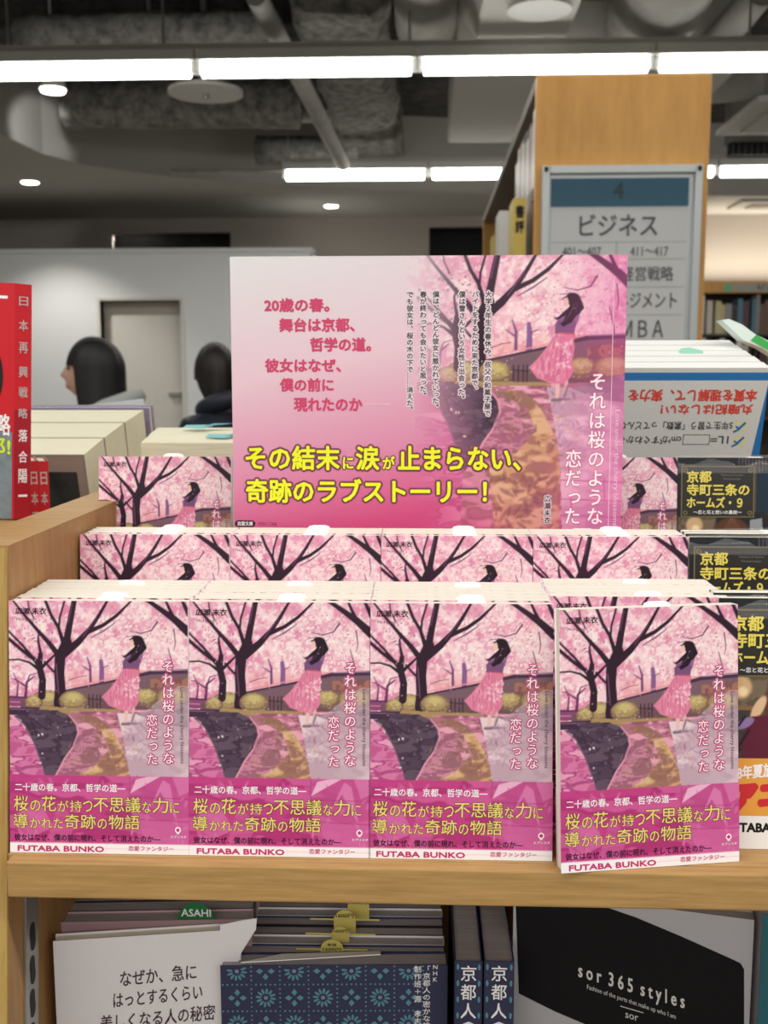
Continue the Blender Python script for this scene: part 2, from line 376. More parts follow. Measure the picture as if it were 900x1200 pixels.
    S([(60, 556), (110, 600), (150, 680), (185, 780), (205, 850)], [3, 5, 6, 6, 4], (104, 84, 104)); S([(130, 560), (160, 640)], 5, (58, 40, 62))
    S([(300, 552), (332, 592), (338, 630), (314, 692), (278, 742), (240, 815)], [5, 8, 8, 8, 8, 8], (224, 150, 176))
    for k in range(24):
        x = 130+k*8; S([(x, 560+k*6 % 40), (x+40, 600+k*5)], 1.6, (52, 36, 56), .6)
    # walking woman, seen from behind
    A.ell(566, 585, 40, 7, (130, 96, 124), .7, .5)
    S([(546, 520), (545, 560), (543, 582)], [17, 14, 10], (236, 190, 184)); S([(575, 505), (576, 540), (570, 562)], [16, 13, 10], (228, 178, 176))
    S([(528, 588), (556, 587)], 11, (128, 112, 122)); S([(582, 538), (570, 575)], 9, (150, 130, 138))
    A.poly([(537, 346), (598, 346), (604, 400), (596, 440), (602, 480), (590, 508), (560, 530), (520, 528), (470, 508), (440, 470), (470, 440), (505, 395)], (224, 128, 160))
    A.mottle([(540, 350), (598, 350), (600, 430), (560, 525), (510, 520), (450, 474), (510, 400)], [(224, 128, 160), (238, 164, 186), (206, 104, 142)], 22, 27, .8, .6, 2)
    for x in (480, 505, 530, 555, 580): S([(545+(x-530)*.4, 360), (x, 505)], [2, 3], (196, 92, 132), .6)
    A.dabs(26, 540, 380, 600, 470, [(250, 216, 222)], 5, 11, .8)
    A.poly([(552, 286), (572, 264), (604, 260), (618, 288), (604, 330), (600, 352), (532, 348), (532, 316)], (122, 80, 124)); S([(617, 258), (608, 300)], [13, 16], (146, 100, 142))
    S([(560, 290), (538, 296), (528, 290)], [13, 10, 6], (146, 98, 138)); S([(534, 292), (524, 284)], [7, 4], (238, 196, 186))
    S([(545, 346), (600, 350)], 5, (196, 84, 104)); S([(600, 350), (604, 372)], [4, 2], (196, 84, 104))
    hr = (34, 18, 32)
    A.ell(594, 226, 29, 23, hr, 1, .1); S([(604, 236), (598, 268), (580, 298), (562, 318)], [40, 36, 30, 12], hr); S([(618, 232), (626, 256), (612, 280)], [14, 16, 6], hr)
    S([(586, 262), (560, 282), (540, 296), (530, 292)], [18, 12, 7, 2], hr); S([(580, 296), (556, 314), (548, 312)], [14, 6, 2], hr)
    A.poly([(562, 226), (574, 220), (580, 236), (578, 250), (568, 254), (563, 246), (558, 240)], (240, 196, 182)); S([(560, 222), (580, 214), (600, 208)], [3, 6, 6], hr)
    S([(600, 244), (584, 280), (566, 306)], [3, 4, 2], (92, 58, 86)); S([(612, 240), (606, 272)], [2, 2], (92, 58, 86)); A.dabs(6, 535, 262, 556, 290, [(250, 200, 214)], 2.5, 4)
    A.dabs(70, 300, 560, 620, 820, [(120, 70, 84), (226, 160, 178), (206, 164, 120)], 8, 22, .4, .3)
    A.dabs(90, 60, 200, 800, 800, [(252, 214, 226), (255, 240, 240)], 2, 5, .85, .6)
    A.dabs(4, 150, 590, 260, 780, [(250, 236, 240)], 6, 9, 1, .6)

# ================================================================== THE ROOM (setting)
XL, XR, YB, YF, ZC = -7.0, 8.0, -7.5, 12.0, 3.65
struct('floor', MB().box(XL, XR, YB, YF+.6, -.1, 0), mat('floor_tile', (150, 146, 138), .35, noise=.08, scale=3))
struct('ceiling', MB().box(XL, XR, YB, YF+.6, ZC, ZC+.1), CEILD)
struct('wall_left', MB().box(XL-.1, XL, YB, YF+.6, 0, ZC), WPAINT)
struct('wall_right', MB().box(XR, XR+.1, YB, YF+.6, 0, ZC), WPAINT)
struct('wall_back', MB().box(XL, XR, YB-.1, YB, 0, ZC), WPAINT)
# far wall with two dark openings set into it
WT = mat('taupe_wall', (168, 160, 152), .85)
holes = []
for (a, b, yt) in ((130, 270, 273), (503, 581, 266)):
    p, q = P(a, yt, YF), P(b, yt, YF); holes.append((p.x, q.x, p.z))
zo = 2.2
mb = MB(); xs = [XL, holes[0][0], holes[0][1], holes[1][0], holes[1][1], XR]
mb.box(XL, XR, YF, YF+.1, 0, zo)
for i in range(5):
    z0 = holes[0][2] if i == 1 else holes[1][2] if i == 3 else zo
    mb.box(xs[i], xs[i+1], YF, YF+.1, z0, ZC)
struct('wall_front', mb, WT)
struct('wall_recess', MB().box(XL, XR, YF+.5, YF+.6, 0, ZC), mat('dark_opening', (20, 22, 28), .7))

# dropped plaster ceiling with its curved fascia
SZ = 2.95
curve = [P(-75, 120, 6.6), P(0, 152, 7.8), P(50, 176, 8.5), P(100, 188, 8.95), P(150, 196, 9.25), P(200, 203, 9.5), P(300, 212, 9.9), P(450, 222, 10.3), P(620, 220, 10.6), P(900, 210, 10.8)]
cv = [(XL, 6.2), (-4.6, 6.3), (-3.9, 6.45)]+[(p.x, p.y) for p in curve]+[(XR, 10.9)]
mb = MB(); n = len(cv)
mb.add([(x, y, SZ) for x, y in cv]+[(XR, YF+.6, SZ), (XL, YF+.6, SZ)], [tuple(range(n+2))])
mb.add([(x, y, SZ) for x, y in cv]+[(x, y, ZC) for x, y in cv], [(i, i+n, i+1+n, i+1) for i in range(n-1)])
struct('ceiling_soffit', mb, SOFF)

# white partition box room with a recessed door
WY = 10.5; wt = P(200, 296, WY).z; xr_ = P(364, 292, WY).x
dl, dr, dt = P(117, 352, WY).x, P(211, 350, WY).x, P(160, 352, WY).z
mb = MB(); mb.box(XL, dl, WY, WY+.2, 0, wt); mb.box(dr, xr_, WY, WY+.2, 0, wt); mb.box(dl, dr, WY, WY+.2, dt, wt)
mb.box(xr_-.12, xr_, WY+.2, YF, 0, wt); mb.box(XL, xr_+.02, WY-.03, WY+.22, wt, wt+.04)
struct('wall_partition', mb, mat('partition_paint', (226, 228, 228), .6))
mb = MB(); mb.box(dl-.03, dl, WY-.015, WY+.16, 0, dt+.03); mb.box(dr, dr+.03, WY-.015, WY+.16, 0, dt+.03); mb.box(dl, dr, WY-.015, WY+.16, dt, dt+.03)
tf = struct('trim_1', mb, mat('door_trim', (214, 210, 200), .5))
d1 = struct('door_1', MB().box(dl, dr, WY+.12, WY+.16, 0, dt), mat('door_reveal_shade', (176, 168, 156), .5))  # darker tone stands in for the reveal's shade above and left of the face
MB().box(dr-.16, dr-.04, WY+.06, WY+.12, .98, 1.01).build('door_handle', METAL, d1)
mb = MB(); mb.box(dl+.085, dr-.0, WY+.1, WY+.12, .1, dt-.14); mb.build('door_face', mat('door_face', (214, 210, 202), .5), d1)  # lighter door face, set in so the painted reveal shade shows beside it

# ------------------------------------------------------------------ ceiling fittings
def lamp_row(Y, joints, pxl, label, group):
    """joints: photo x of the gaps between tubes; one fitting between each pair"""
    for i in range(len(joints)-1):
        x0, x1 = joints[i]+.015, joints[i+1]-.015
        L = label[i] if i < len(label) else label[-1]
        t = thing('fluorescent_fitting', L, 'light', ((x0+x1)/2, Y, LAMP_Z), group=group)
        h = (x1-x0)/2
        MB().box(-h-.01, h+.01, -.05, .05, .03, .085).build('housing', LAMPW, t)
        MB().tube([(-h+.02, 0, -.012), (h-.02, 0, -.012)], .04, 12).build('tube', TUBE, t, smooth=True)
        for s in (-1, 1): MB().box(s*h-.014, s*h+.014, -.022, .022, -.03, .03).build('lamp_holder', LAMPW, t)
def lamp_rail(Y, x0, x1, label, xs):
    t = thing('lighting_rail', label, 'rail', (x0, Y, LAMP_Z+.087))
    MB().box(0, x1-x0, -.02, .02, 0, .035).build('rail', mat('grey_rail', (190, 187, 180), .5), t)
    for x in xs: MB().tube([(x-x0, 0, .035), (x-x0, 0, ZC-LAMP_Z-.087)], .007, 6).build('hanging_rod', METAL, t)
def Xs(pxs, y, Y): return [P(p, y, Y).x for p in pxs]
j1 = Xs((-32, 230, 489, 766), 80, 5.76); d = j1[3]-j1[2]; j1 = j1+[j1[3]+d, j1[3]+2*d]
lamp_row(5.76, j1, 80, ['lit fluorescent tube at the left end of the first row, above the white partition', 'lit fluorescent tube in the first row, above the pale ceiling disc', 'lit fluorescent tube in the first row, over the amber end panel', 'lit fluorescent tube in the first row, at the right edge of the picture', 'fluorescent tube fitting past the right end of the first row'], 'first row of ceiling tubes')
lamp_rail(5.76, j1[0], j1[-1], 'long grey rail carrying the first row of tubes', [j1[0]+.2, P(190, 0, 5.76).x, P(480, 0, 5.76).x, P(880, 0, 5.76).x])
j2 = Xs((331, 502, 672, 840), 200, 8.75); j2 += [j2[-1]+d, j2[-1]+2*d]
lamp_row(8.75, j2, 200, ['far lit fluorescent tube, first at the left of the second row', 'far lit fluorescent tube touching the left side of the amber shelf end', 'far lit fluorescent tube hidden mostly behind the amber shelf end', 'far lit fluorescent tube right of the amber shelf end', 'far fluorescent tube fitting past the right edge of the picture'], 'second row of ceiling tubes')
lamp_rail(8.75, j2[0], j2[-1], 'long grey rail carrying the far row of tubes', [j2[0]+.05, j2[-1]-.2])
for (px, py, r, lab) in ((35, 213, .075, 'bright round downlight in the grey dropped ceiling, nearest the curved fascia'), (143, 258, .085, 'small bright round downlight above the dark wall opening'), (388, 241, .07, 'bright round downlight above the top of the poster')):
    Y = (SZ-CZ)/((P(px, py, 10).z-CZ)/10); p = P(px, py, Y)
    t = thing('downlight', lab, 'light', (p.x, Y, SZ), group='downlights in the dropped ceiling')
    m = MB(); m.tube([(0, 0, -.006), (0, 0, .03)], [r*1.25, r*1.25], 24); m.build('trim_ring', LAMPW, t)
    m = MB(); m.tube([(0, 0, -.012), (0, 0, -.004)], [r, r], 24); m.build('diffuser', DOWN, t)
    l = bpy.data.lights.new('downlight_beam', 'SPOT'); l.energy = 110; l.spot_size = R(110); l.spot_blend = .6; l.shadow_soft_size = .06; l.color = (1, .96, .9)
    o = bpy.data.objects.new('downlight_beam', l); COL.objects.link(o); o.location = (p.x, Y, SZ-.03)
# spot on the left whose beam brightens the curved fascia
p = P(62, 104, 6.9); t = thing('track_spotlight', 'small lit spotlight just under the left end of the first tube row', 'light', p)
m = MB(); m.tube([(0, 0, -.02), (0, 0, -.005)], .075, 20); m.build('diffuser', DOWN, t)
m = MB(); m.tube([(0, 0, -.004), (0, 0, .05)], [.09, .07], 20); m.tube([(0, 0, .05), (0, 0, ZC-p.z)], .008, 8); m.build('housing', LAMPW, t)
l = bpy.data.lights.new('spot_beam', 'SPOT'); l.energy = 70; l.spot_size = R(24); l.spot_blend = .5; l.shadow_soft_size = .04
o = bpy.data.objects.new('spot_beam', l); COL.objects.link(o); o.location = p+Vector((0, .1, -.05))
o.rotation_euler = (P(42, 155, 8.3)-o.location).to_track_quat('-Z', 'Y').to_euler()

def duct(name, label, pts, r, m, n=16, cat='duct', squash=1):
    b = MB(); b.tube(pts, r, n)
    c = Vector(pts[0]); b.v = [(v[0]-c.x, v[1]-c.y, (v[2]-c.z)*squash) for v in b.v]
    o = b.build(name, m, smooth=True); o.location = c; tag(o, label, cat)
    if m is WOOL or m is DUCT:
        mod = o.modifiers.new('edge', 'EDGE_SPLIT'); mod.split_angle = R(60)
    return o
def rough_duct(label, a, b, r, seed, name='insulated_duct'):
    """wool-covered duct with a lumpy skin"""
    rs = random.Random(seed); a, b = Vector(a), Vector(b); k = max(6, int((b-a).length/.12)); n = 18
    pts = [a.lerp(b, i/k) for i in range(k+1)]
    m = MB(); m.tube(pts, [r*rs.uniform(.93, 1.06) for _ in pts], n)
    m.v = [tuple(Vector(v)+Vector((rs.uniform(-1, 1), rs.uniform(-1, 1), rs.uniform(-1, 1)))*r*.06-a) for v in m.v]
    o = m.build(name, WOOL, smooth=True); o.location = a
    return tag(o, label, 'duct', 'wool-covered ducts')
rough_duct('long grey wool-covered duct running across above the left tube row', P(22, 45, 6.6), P(330, 38, 6.6), .13, 1)
rough_duct('grey wool-covered duct running across just below the left tube row', P(78, 123, 8.0), P(350, 122, 8.0), .17, 2)
rough_duct('short wool-covered duct far back, under the leaning pipe', P(300, 176, 9.3), P(420, 178, 9.3), .12, 3)
def box_duct(name, label, x0, x1, y0, y1, z0, z1, m, lumps=0):
    cx, cy = (x0+x1)/2, (y0+y1)/2; g = MB()
    if lumps:
        rs = random.Random(5); ny = 24; prof = [(x0-cx, z0+.08), (x0-cx+.07, z0), (0, z0-.01), (x1-cx-.07, z0), (x1-cx, z0+.08), (x1-cx, z1), (x0-cx, z1)]
        k = len(prof)
        for i in range(ny+1):
            g.v += [(px+rs.uniform(-lumps, lumps), y0-cy+(y1-y0)*i/ny, pz-z0+rs.uniform(-lumps, lumps)) for px, pz in prof]
        g.f = [(i*k+j, i*k+(j+1) % k, (i+1)*k+(j+1) % k, (i+1)*k+j) for i in range(ny) for j in range(k)]+[tuple(range(k))[::-1], tuple(ny*k+j for j in range(k))]; g.m = [0]*len(g.f)
    else: g.box(x0-cx, x1-cx, y0-cy, y1-cy, 0, z1-z0)
    o = g.build(name, m, bevel=0 if lumps else .02); o.location = (cx, cy, z0); return tag(o, label, 'duct')
a, b = P(352, 60, 6.2), P(450, 60, 6.2)
box_duct('insulated_duct', 'wide wool-covered box duct running away from the viewer behind the tubes', a.x-.03, b.x+.03, 5.9, 10.0, CZ+1.92, 3.38, WOOL, .025)
box_duct('ceiling_beam', 'dark concrete beam crossing above the first tube row', XL, XR, 6.9, 7.25, 3.4, ZC, CEILD)
a, b = P(531, 120, 6.9), P(700, 120, 6.9)
box_duct('white_duct_box', 'pale smooth boxed duct left of the amber shelf end, above the far tubes', a.x, a.x+1.7, 6.45, 8.5, CZ+1.8, 3.38, SOFF)
duct('ceiling_pipe', 'slim grey pipe slanting down across the ceiling behind the tubes', [P(300, -5, 5.5), P(345, 80, 6.4), P(402, 192, 8.6)], .055, DUCT, cat='pipe')
duct('round_duct', 'smooth round duct pointing away, right of the wool-covered box duct', [P(498, -60, 5.4), P(499, 28, 6.4)], .18, DUCT)
duct('round_duct', 'flexible silver round duct behind the tube row, right of the white air outlet', [P(800, -80, 5.3), P(775, -10, 5.9), P(758, 28, 6.4)], [.29, .27, .24], DUCT)
duct('round_duct', 'short round stub behind the slim leaning pipe at the top right', [P(890, -10, 6.0), P(838, 55, 6.43)], .09, DUCT)
duct('round_duct', 'faint round duct hanging at the right edge below the first tube row', [P(900, 92, 7.6), P(822, 98, 7.8)], .14, DUCT)
duct('ceiling_conduit', 'thin vertical conduit hanging down to the pale ceiling disc', [P(236, 0, 7.0), P(238, 100, 7.0)], .03, DUCT, 8, 'pipe')
duct('ceiling_conduit', 'very thin vertical conduit left of the disc conduit', [P(174, 0, 6.8), P(177, 74, 6.8)], .012, DUCT, 8, 'pipe')
duct('ceiling_conduit', 'thin conduit running level above the far tube row', [P(200, 202, 9.2), P(345, 200, 9.2)], .02, DUCT, 8, 'pipe')
duct('ceiling_conduit', 'short level conduit bracket touching the slanting pipe', [P(345, 137, 8.4), P(398, 136, 8.4)], .045, DUCT, 8, 'pipe')
p = P(241, 108, 6.9); t = thing('ceiling_disc', 'round pale flat disc hung below the ceiling, behind the tube joint', 'ceiling speaker', p)
m = MB(); m.tube([(0, 0, -.012), (0, 0, .012)], .24, 36); m.build('plate', mat('disc_paint', (196, 192, 184), .5), t)
m = MB(); m.tube([(0, 0, -.04), (0, 0, ZC-p.z)], .022, 10); m.build('hanger', METAL, t)
# white tapered air outlet at the top
p = P(636, 0, 5.3)
t = thing('air_outlet', 'white tapered air outlet box hanging at the top centre', 'air outlet', (p.x, 5.42, CZ+1.80))
a0, a1 = P(552, 0, 5.3).x-p.x, P(688, 0, 5.3).x-p.x
MB().hexa([(a0+.06, -.1, 0), (a1-.02, -.1, 0), (a1-.02, .5, 0), (a0+.06, .5, 0), (a0-.03, -.2, .3), (a1+.04, -.2, .3), (a1+.06, .95, .3), (a0-.06, .95, .3)]).build('hood', mat('outlet_paint', (188, 184, 176), .5), t)
m = MB(); m.tube([(.02, .2, .3), (.02, .2, ZC-CZ-1.8)], .2, 20); m.build('neck', DUCT, t, smooth=True)
m = MB(); m.tube([(.0, .02, -.02), (.0, .02, .01)], .16, 24); m.build('diffuser', LAMPW, t)
for (px, py, pxb, Y0, Y1, zz, lab) in ((838, 163, 1010, 7.15, 8.15, CZ+1.76, 'ceiling cassette air conditioner right of the amber shelf end'), (852, 234, 1010, 10.95, 11.5, SZ-.03, 'small grey ceiling cassette in the dropped ceiling at the right')):
    x0, x1 = P(px, py, Y1).x, P(pxb, py, Y1).x
    t = thing('air_conditioner', lab, 'air conditioner', ((x0+x1)/2, (Y0+Y1)/2, zz)); hx, hy = (x1-x0)/2, (Y1-Y0)/2
    MB().box(-hx, hx, -hy, hy, 0, .04 if zz > 2.93 else .25).build('frame', SOFF, t, bevel=.008)
    MB().box(-hx+.14, hx-.14, -hy+.16, hy-.16, -.012, 0).build('grille', mat('cassette_grille', (128, 120, 108), .7), t)
    if zz < 2.93:
        MB().box(-hx-.02, hx, -hy-.04, hy+.04, .25, .3).build('shadow_gap', BLK, t); MB().box(-hx-.02, hx, -hy-.04, hy+.04, .3, .55).build('casing', DUCT, t)
p, q = P(856, 181, 8.6), P(960, 165, 8.6)
t = thing('louvred_vent', 'black louvred vent under the ceiling air conditioner', 'vent', ((p.x+q.x)/2, 8.6, p.z)); hx = (q.x-p.x)/2; hz = q.z-p.z
MB().box(-hx, hx, .02, .1, 0, hz).build('box', BLK, t)
MB().box(-hx, hx, .0, .2, hz, hz+.5).build('plenum', DUCT, t)
for k in range(14): MB().box(-hx+2*hx*(k+.3)/14, -hx+2*hx*(k+.55)/14, 0, .03, .005, hz-.005).build('slat', mat('vent_slat', (60, 60, 60), .5), t)

# ================================================================== AMBER SHELF END WITH THE SECTION SIGN
GY = 3.0; cx0, cx1 = P(629, 90, GY).x, P(835, 85, GY).x; gtop = P(730, 87, GY).z
t = thing('tall_bookcase', 'tall double-sided bookcase with an amber wooden end panel', 'bookcase', ((cx0+cx1)/2, GY, 0)); hx = (cx1-cx0)/2
MB().box(-hx, hx, 0, .03, 0, gtop).build('end_panel', WOODC, t, bevel=.003)
GREYB = mat('shelf_grey_brown', (120, 108, 96), .6)
MB().box(-.012, .012, .03, 2.6, 0, gtop-.03).build('back_panel', GREYB, t)
MB().box(-hx, hx, .03, 2.6, gtop-.03, gtop).build('top_board', GREYB, t)
MB().box(-hx, hx, 2.6, 2.63, 0, gtop).build('end_panel', WOODC, t)
SH = [.1, .45, .8, 1.15, 1.48, 1.74]
for z in SH:
    for s in (-1, 1): MB().box(min(s*.012, s*(hx-.012)), max(s*.012, s*(hx-.012)), .03, 2.6, z-.02, z).build('shelf', GREYB, t)
# volumes on its left side, spines towards the aisle
NTH = 'first second third fourth fifth sixth seventh eighth ninth tenth eleventh twelfth thirteenth fourteenth fifteenth sixteenth seventeenth eighteenth nineteenth twentieth'.split()
NTH += ['twenty-'+n for n in NTH[:9]]+['thirtieth']+['thirty-'+n for n in NTH[:9]]+['fortieth', 'forty-first']
pal = [(225, 222, 214), (70, 64, 60), (196, 176, 96), (150, 146, 140), (236, 236, 230), (96, 84, 78), (176, 120, 90), (110, 118, 126)]
def plain_book(label, w_, h, th, c, loc, rz=0, group=None, cat='book', spine_text=None, rx=0, ry=0, pages=PAGE):
    """closed book: cover of two boards and a spine round a block of pages; spine faces -y, w_ deep in y, th thick in x"""
    t = thing('book', label, cat, loc, (rx, ry, rz), group)
    m = mat('cover_%d_%d_%d' % tuple(c), c, .4)
    b = MB(); b.box(-th/2, -th/2+.0012, 0, w_, 0, h); b.box(th/2-.0012, th/2, 0, w_, 0, h); b.box(-th/2, th/2, -.0012, .0004, 0, h)
    b.build('cover', m, t)
    MB().box(-th/2+.0013, th/2-.0013, .0005, w_-.002, .002, h-.002).build('page_block', pages, t)
    return t
cgx = (cx0+cx1)/2
for zi, z in enumerate((1.48, 1.15, 1.74)):
    y = GY+.06; k = 0
    while y < 5.3:
        th = random.uniform(.03, .055); h = random.uniform(.19, .27) if zi == 0 else random.uniform(.17, .22) if zi == 2 else random.uniform(.2, .28)
        c = pal[(k*3+zi) % 8]
        plain_book('%s book on the left side of the amber bookcase, %s shelf' % (NTH[k]+' '+['pale', 'dark', 'yellow', 'grey', 'white', 'brown', 'tan', 'blue-grey'][(k*3+zi) % 8], ['middle', 'lower', 'top'][zi]), .14, h, th, c, (cx0+.012, y+th/2, z), -math.pi/2, 'books on the left side of the amber bookcase')
        y += th+.003; k += 1
        if k > 16: break
# divider volumes standing proud of the shelf edge
for (xa, xb, yt, yb, Y, c, lab, tx) in ((602, 617, 232, 330, 3.05, (214, 190, 84), 'yellow upright divider with black characters left of the amber panel', '書評'), (585, 600, 247, 330, 3.35, (214, 214, 208), 'white upright file left of the yellow divider', None), (578, 584, 275, 330, 3.6, (198, 170, 70), 'narrow yellow file left of the white file', None), (618, 627, 228, 330, 3.2, (188, 186, 182), 'grey file squeezed between yellow divider and amber panel', None)):
    p, q = P(xa, yt, Y), P(xb, yt, Y); th = q.x-p.x; pb = P(xa, 336, Y)
    t = plain_book(lab, .16, p.z-1.15, th, c, ((p.x+q.x)/2, Y, 1.15), 0, cat='file', pages=WHITE)
    if tx:
        T_ = Text(lambda x, y, l: (x, -.0015-l*.0003, y)); 
        for i, ch in enumerate(tx): T_.h(ch, -th*.32, (p.z-1.15)-.055-i*.042+.034, th*.32, (p.z-1.15)-.055-i*.042, BLACKI, .03)
        o = T_.build('lettering', t)
MB().box(cx0-.12-cgx, cx0-cgx, .03, 1.2, 1.13, 1.15).build('display_ledge', WOODC, [o for o in bpy.data.objects if o.name == 'tall_bookcase'][0])

# section sign in an aluminium frame
SY = GY-.03
a, b = P(636, 194, SY), P(825, 190, SY); sz0 = P(730, 430, SY).z-.25; hx = (b.x-a.x)/2; hz = a.z-sz0
t = thing('section_sign', 'framed business section sign with a teal header on the amber panel', 'sign', ((a.x+b.x)/2, SY+.028, sz0))
K = (2*hx)/189.0     # metres per photo pixel here
m = MB(); fw = 9*K
m.box(-hx, -hx+fw, -.028, 0, 0, hz); m.box(hx-fw, hx, -.028, 0, 0, hz); m.box(-hx+fw, hx-fw, -.028, 0, hz-fw, hz); m.box(-hx+fw, hx-fw, -.028, 0, 0, fw)
m.build('frame', ALU, t, bevel=.002)
MB().box(-hx+fw, hx-fw, -.012, 0, fw, hz-fw).build('backing', ALU, t)
MB().box(-hx+fw+2*K, hx-fw-6*K, -.014, -.012, fw, hz-14*K).build('paper_sheet', mat('sign_paper', (216, 219, 220), .4), t)
o = MB().box(-hx+fw+2*K, hx-fw-6*K, -.0155, -.014, hz-47*K, hz-14*K).build('header', mat('teal_header', (14, 92, 120), .4), t)
for sx in (-1, 1): MB().box(sx*(hx-fw/2)-.005, sx*(hx-fw/2)+.005, -.031, -.028, hz-fw*.8, hz-fw*.2).build('corner_clip', BLK, t)
GI = mat('grey_ink', (86, 88, 92), .5); GL = mat('thin_grey_rule', (160, 165, 168), .5)
T_ = Text(lambda x, y, l: ((x-636)*K-hx, -.0155-l*.0005, hz-(y-192)*K))
T_.h('4', 721, 211, 733, 230, mat('dark_numeral', (40, 60, 75), .5), .02)
T_.h('ビジネス', 682, 248, 774, 273, GI, .015)
T_.h('401～407', 662, 286, 708, 297, GI, .01); T_.h('411～417', 743, 286, 788, 297, GI, .01)
for s_, y0, y1, x0, x1 in (('経営戦略', 309, 326, 733, 795), ('マネジメント', 340, 358, 715, 800), ('ＭＢＡ', 373, 393, 735, 785), ('会計', 309, 326, 668, 700), ('経済', 340, 358, 668, 700), ('金融', 373, 393, 668, 700)):
    T_.h(s_, x0, y0, x1, y1, GI, .012)
for y in (280, 300, 333, 366, 399, 432): T_.rect(648, y, 808, y+.8, GL)
T_.rect(726, 280, 727, 440, GL)
T_.build('lettering', t)

# ================================================================== FAR BOOKCASE AT THE RIGHT WITH COVE LIGHT
BY = 11.3
x0 = P(790, 335, BY).x; x1 = x0+3.2; zt = P(870, 331, BY).z; ppm = 1213/(BY*.96)
t = thing('far_bookcase', 'distant low bookcase with a wooden header by the lit wall', 'bookcase', ((x0+x1)/2, BY, 0)); hx = (x1-x0)/2
zs_ = [P(870, v, BY).z for v in (343, 391, 440, 490, 540, 590)]
MB().box(-hx, hx, 0, .03, P(870, 343, BY).z, zt).build('header_board', WOODC, t)
MB().box(-hx, hx, .35, .38, 0, zt).build('back_panel', mat('dark_back', (70, 62, 54), .8), t)
for s in (-1, 1): MB().box(s*hx-.015, s*hx+.015, 0, .38, 0, zt).build('side_panel', WOODC, t)
for z in zs_[1:]: MB().box(-hx+.015, hx-.015, 0, .35, z-.02, z).build('shelf', mat('grey_shelf', (96, 92, 88), .6), t)
q = P(860, 337, BY).x-(x0+x1)/2
MB().box(q, q+1.4, -.004, 0, zs_[0]+.01, zt-.01).build('label_strip', mat('strip_grey', (170, 170, 160), .5), t)
MB().box(q-.1, q-.02, -.004, 0, zs_[0]+.01, zt-.01).build('label_tab', mat('strip_green', (110, 190, 150), .5), t)
T_ = Text(lambda x, y, l: (x, -.005-l*.001, y)); T_.h('ビジネス書', q+.25, zs_[0]+.085, q+.75, zs_[0]+.03, BLACKI, .02)
T_.build('lettering', t)
area('cove_light', ((x0+x1)/2+.3, BY+.4, zt+.05), 3.6, .1, 42, (1, .9, .74), (R(180), 0, 0))
MB().box(-hx, hx+.3, .05, .33, zt, zt+.02).build('top_board', WOODC, t)
fp = [(214, 206, 190), (60, 56, 58), (190, 60, 60), (226, 224, 214), (120, 96, 84), (90, 130, 150), (206, 196, 150), (150, 150, 150), (236, 236, 232), (96, 70, 70)]
fn = ['cream', 'black', 'red', 'ivory', 'brown', 'blue', 'sand', 'grey', 'white', 'dark brown']
for r_ in range(2):
    x = x0+.12; k = 0
    while x < x0+2.3 and k < 40:
        th = random.uniform(.03, .07); i = random.randrange(10); h = random.uniform(.3, .41)
        plain_book('distant %s volume, %s from the left on the %s shelf of the far bookcase' % (fn[i], NTH[k], ['upper', 'lower'][r_]), .2, h, th, fp[i], (x+th/2, BY+.05, zs_[1+r_]), 0, 'books on the far bookcase')
        x += th+random.choice([.004, .004, .03]); k += 1

# ================================================================== THE DISPLAY BOOKCASE IN FRONT
ZS = CZ-.2779; Y1 = .566; YE = .5541; PX = -.2425; YPF = .588; ZT = P(9, 641, .588).z; LEAN = .1
bc = thing('display_bookcase', 'light oak display bookcase with stepped rows of paperbacks on its top shelf', 'bookcase', (0, YE, 0))
def B(x0, x1, y0, y1, z0, z1, name, m, bev=.0006, par=None):
    return MB().box(x0, x1, y0-YE, y1-YE, z0, z1).build(name, m, par or bc, bevel=bev)
PXL = PX-.036
def sl(z): return YPF-YE-(ZT-z)*.125 if z > .5 else YPF-YE-(ZT-.5)*.125     # front edge of the side panel slopes forward downwards
def slanted(x0, x1, a, b, z0, z1, name, m, par, bev=0):   # strip a..b behind the sloping front edge
    zs = (z0, max(z0, .5), z1); g = MB()
    for i in range(2):
        if zs[i+1]-zs[i] < 1e-4: continue
        za, zb = zs[i], zs[i+1]
        g.hexa([(x0, sl(za)+a, za), (x1, sl(za)+a, za), (x1, (sl(za)+b) if b < .2 else b, za), (x0, (sl(za)+b) if b < .2 else b, za), (x0, sl(zb)+a, zb), (x1, sl(zb)+a, zb), (x1, (sl(zb)+b) if b < .2 else b, zb), (x0, (sl(zb)+b) if b < .2 else b, zb)])
    return g.build(name, m, par, bevel=bev)
side = slanted(PXL, PX, 0, 1.02-YE, 0, ZT, 'side_panel', WOODP, bc)
slanted(PXL+.0004, PX-.0004, -.0006, -.0001, 0, ZT-.0008, 'edge_band', WOODE, side)
B(PXL, PX, YPF, 1.02, ZT+.0001, ZT+.0008, 'top_strip', WOOD, 0, side)
B(PX+.0005, 1.0, YE+.010, 1.0, ZS-.0205, ZS, 'shelf_board', WOOD, .0006)
B(PX+.0032, 1.0, YE, YE+.0097, ZS-.0219, ZS, 'shelf_edge', WOOD, .0012)
B(1.001, 1.04, YE+.010, 1.02, 0, ZT, 'side_panel', WOODP)
B(PX+.0005, 1.0, .80, .815, .05, ZS-.021, 'back_panel', WOODP)
B(PX+.0005, 1.0, YE+.012, .80, .63, .65, 'lower_shelf', WOOD)
B(PX+.0005, 1.0, YE+.03, .80, .05, .07, 'base_shelf', WOOD)
Z2 = ZS+.0195; B(PX+.001, 1.0, .6905, .778, ZS+.0002, Z2, 'riser', WOODP)
p3 = P(115, 535, .805); Z3 = p3.z-.1475
B(PX+.001, 1.0, .7795, .83, ZS+.0002, Z3, 'riser', WOODP)
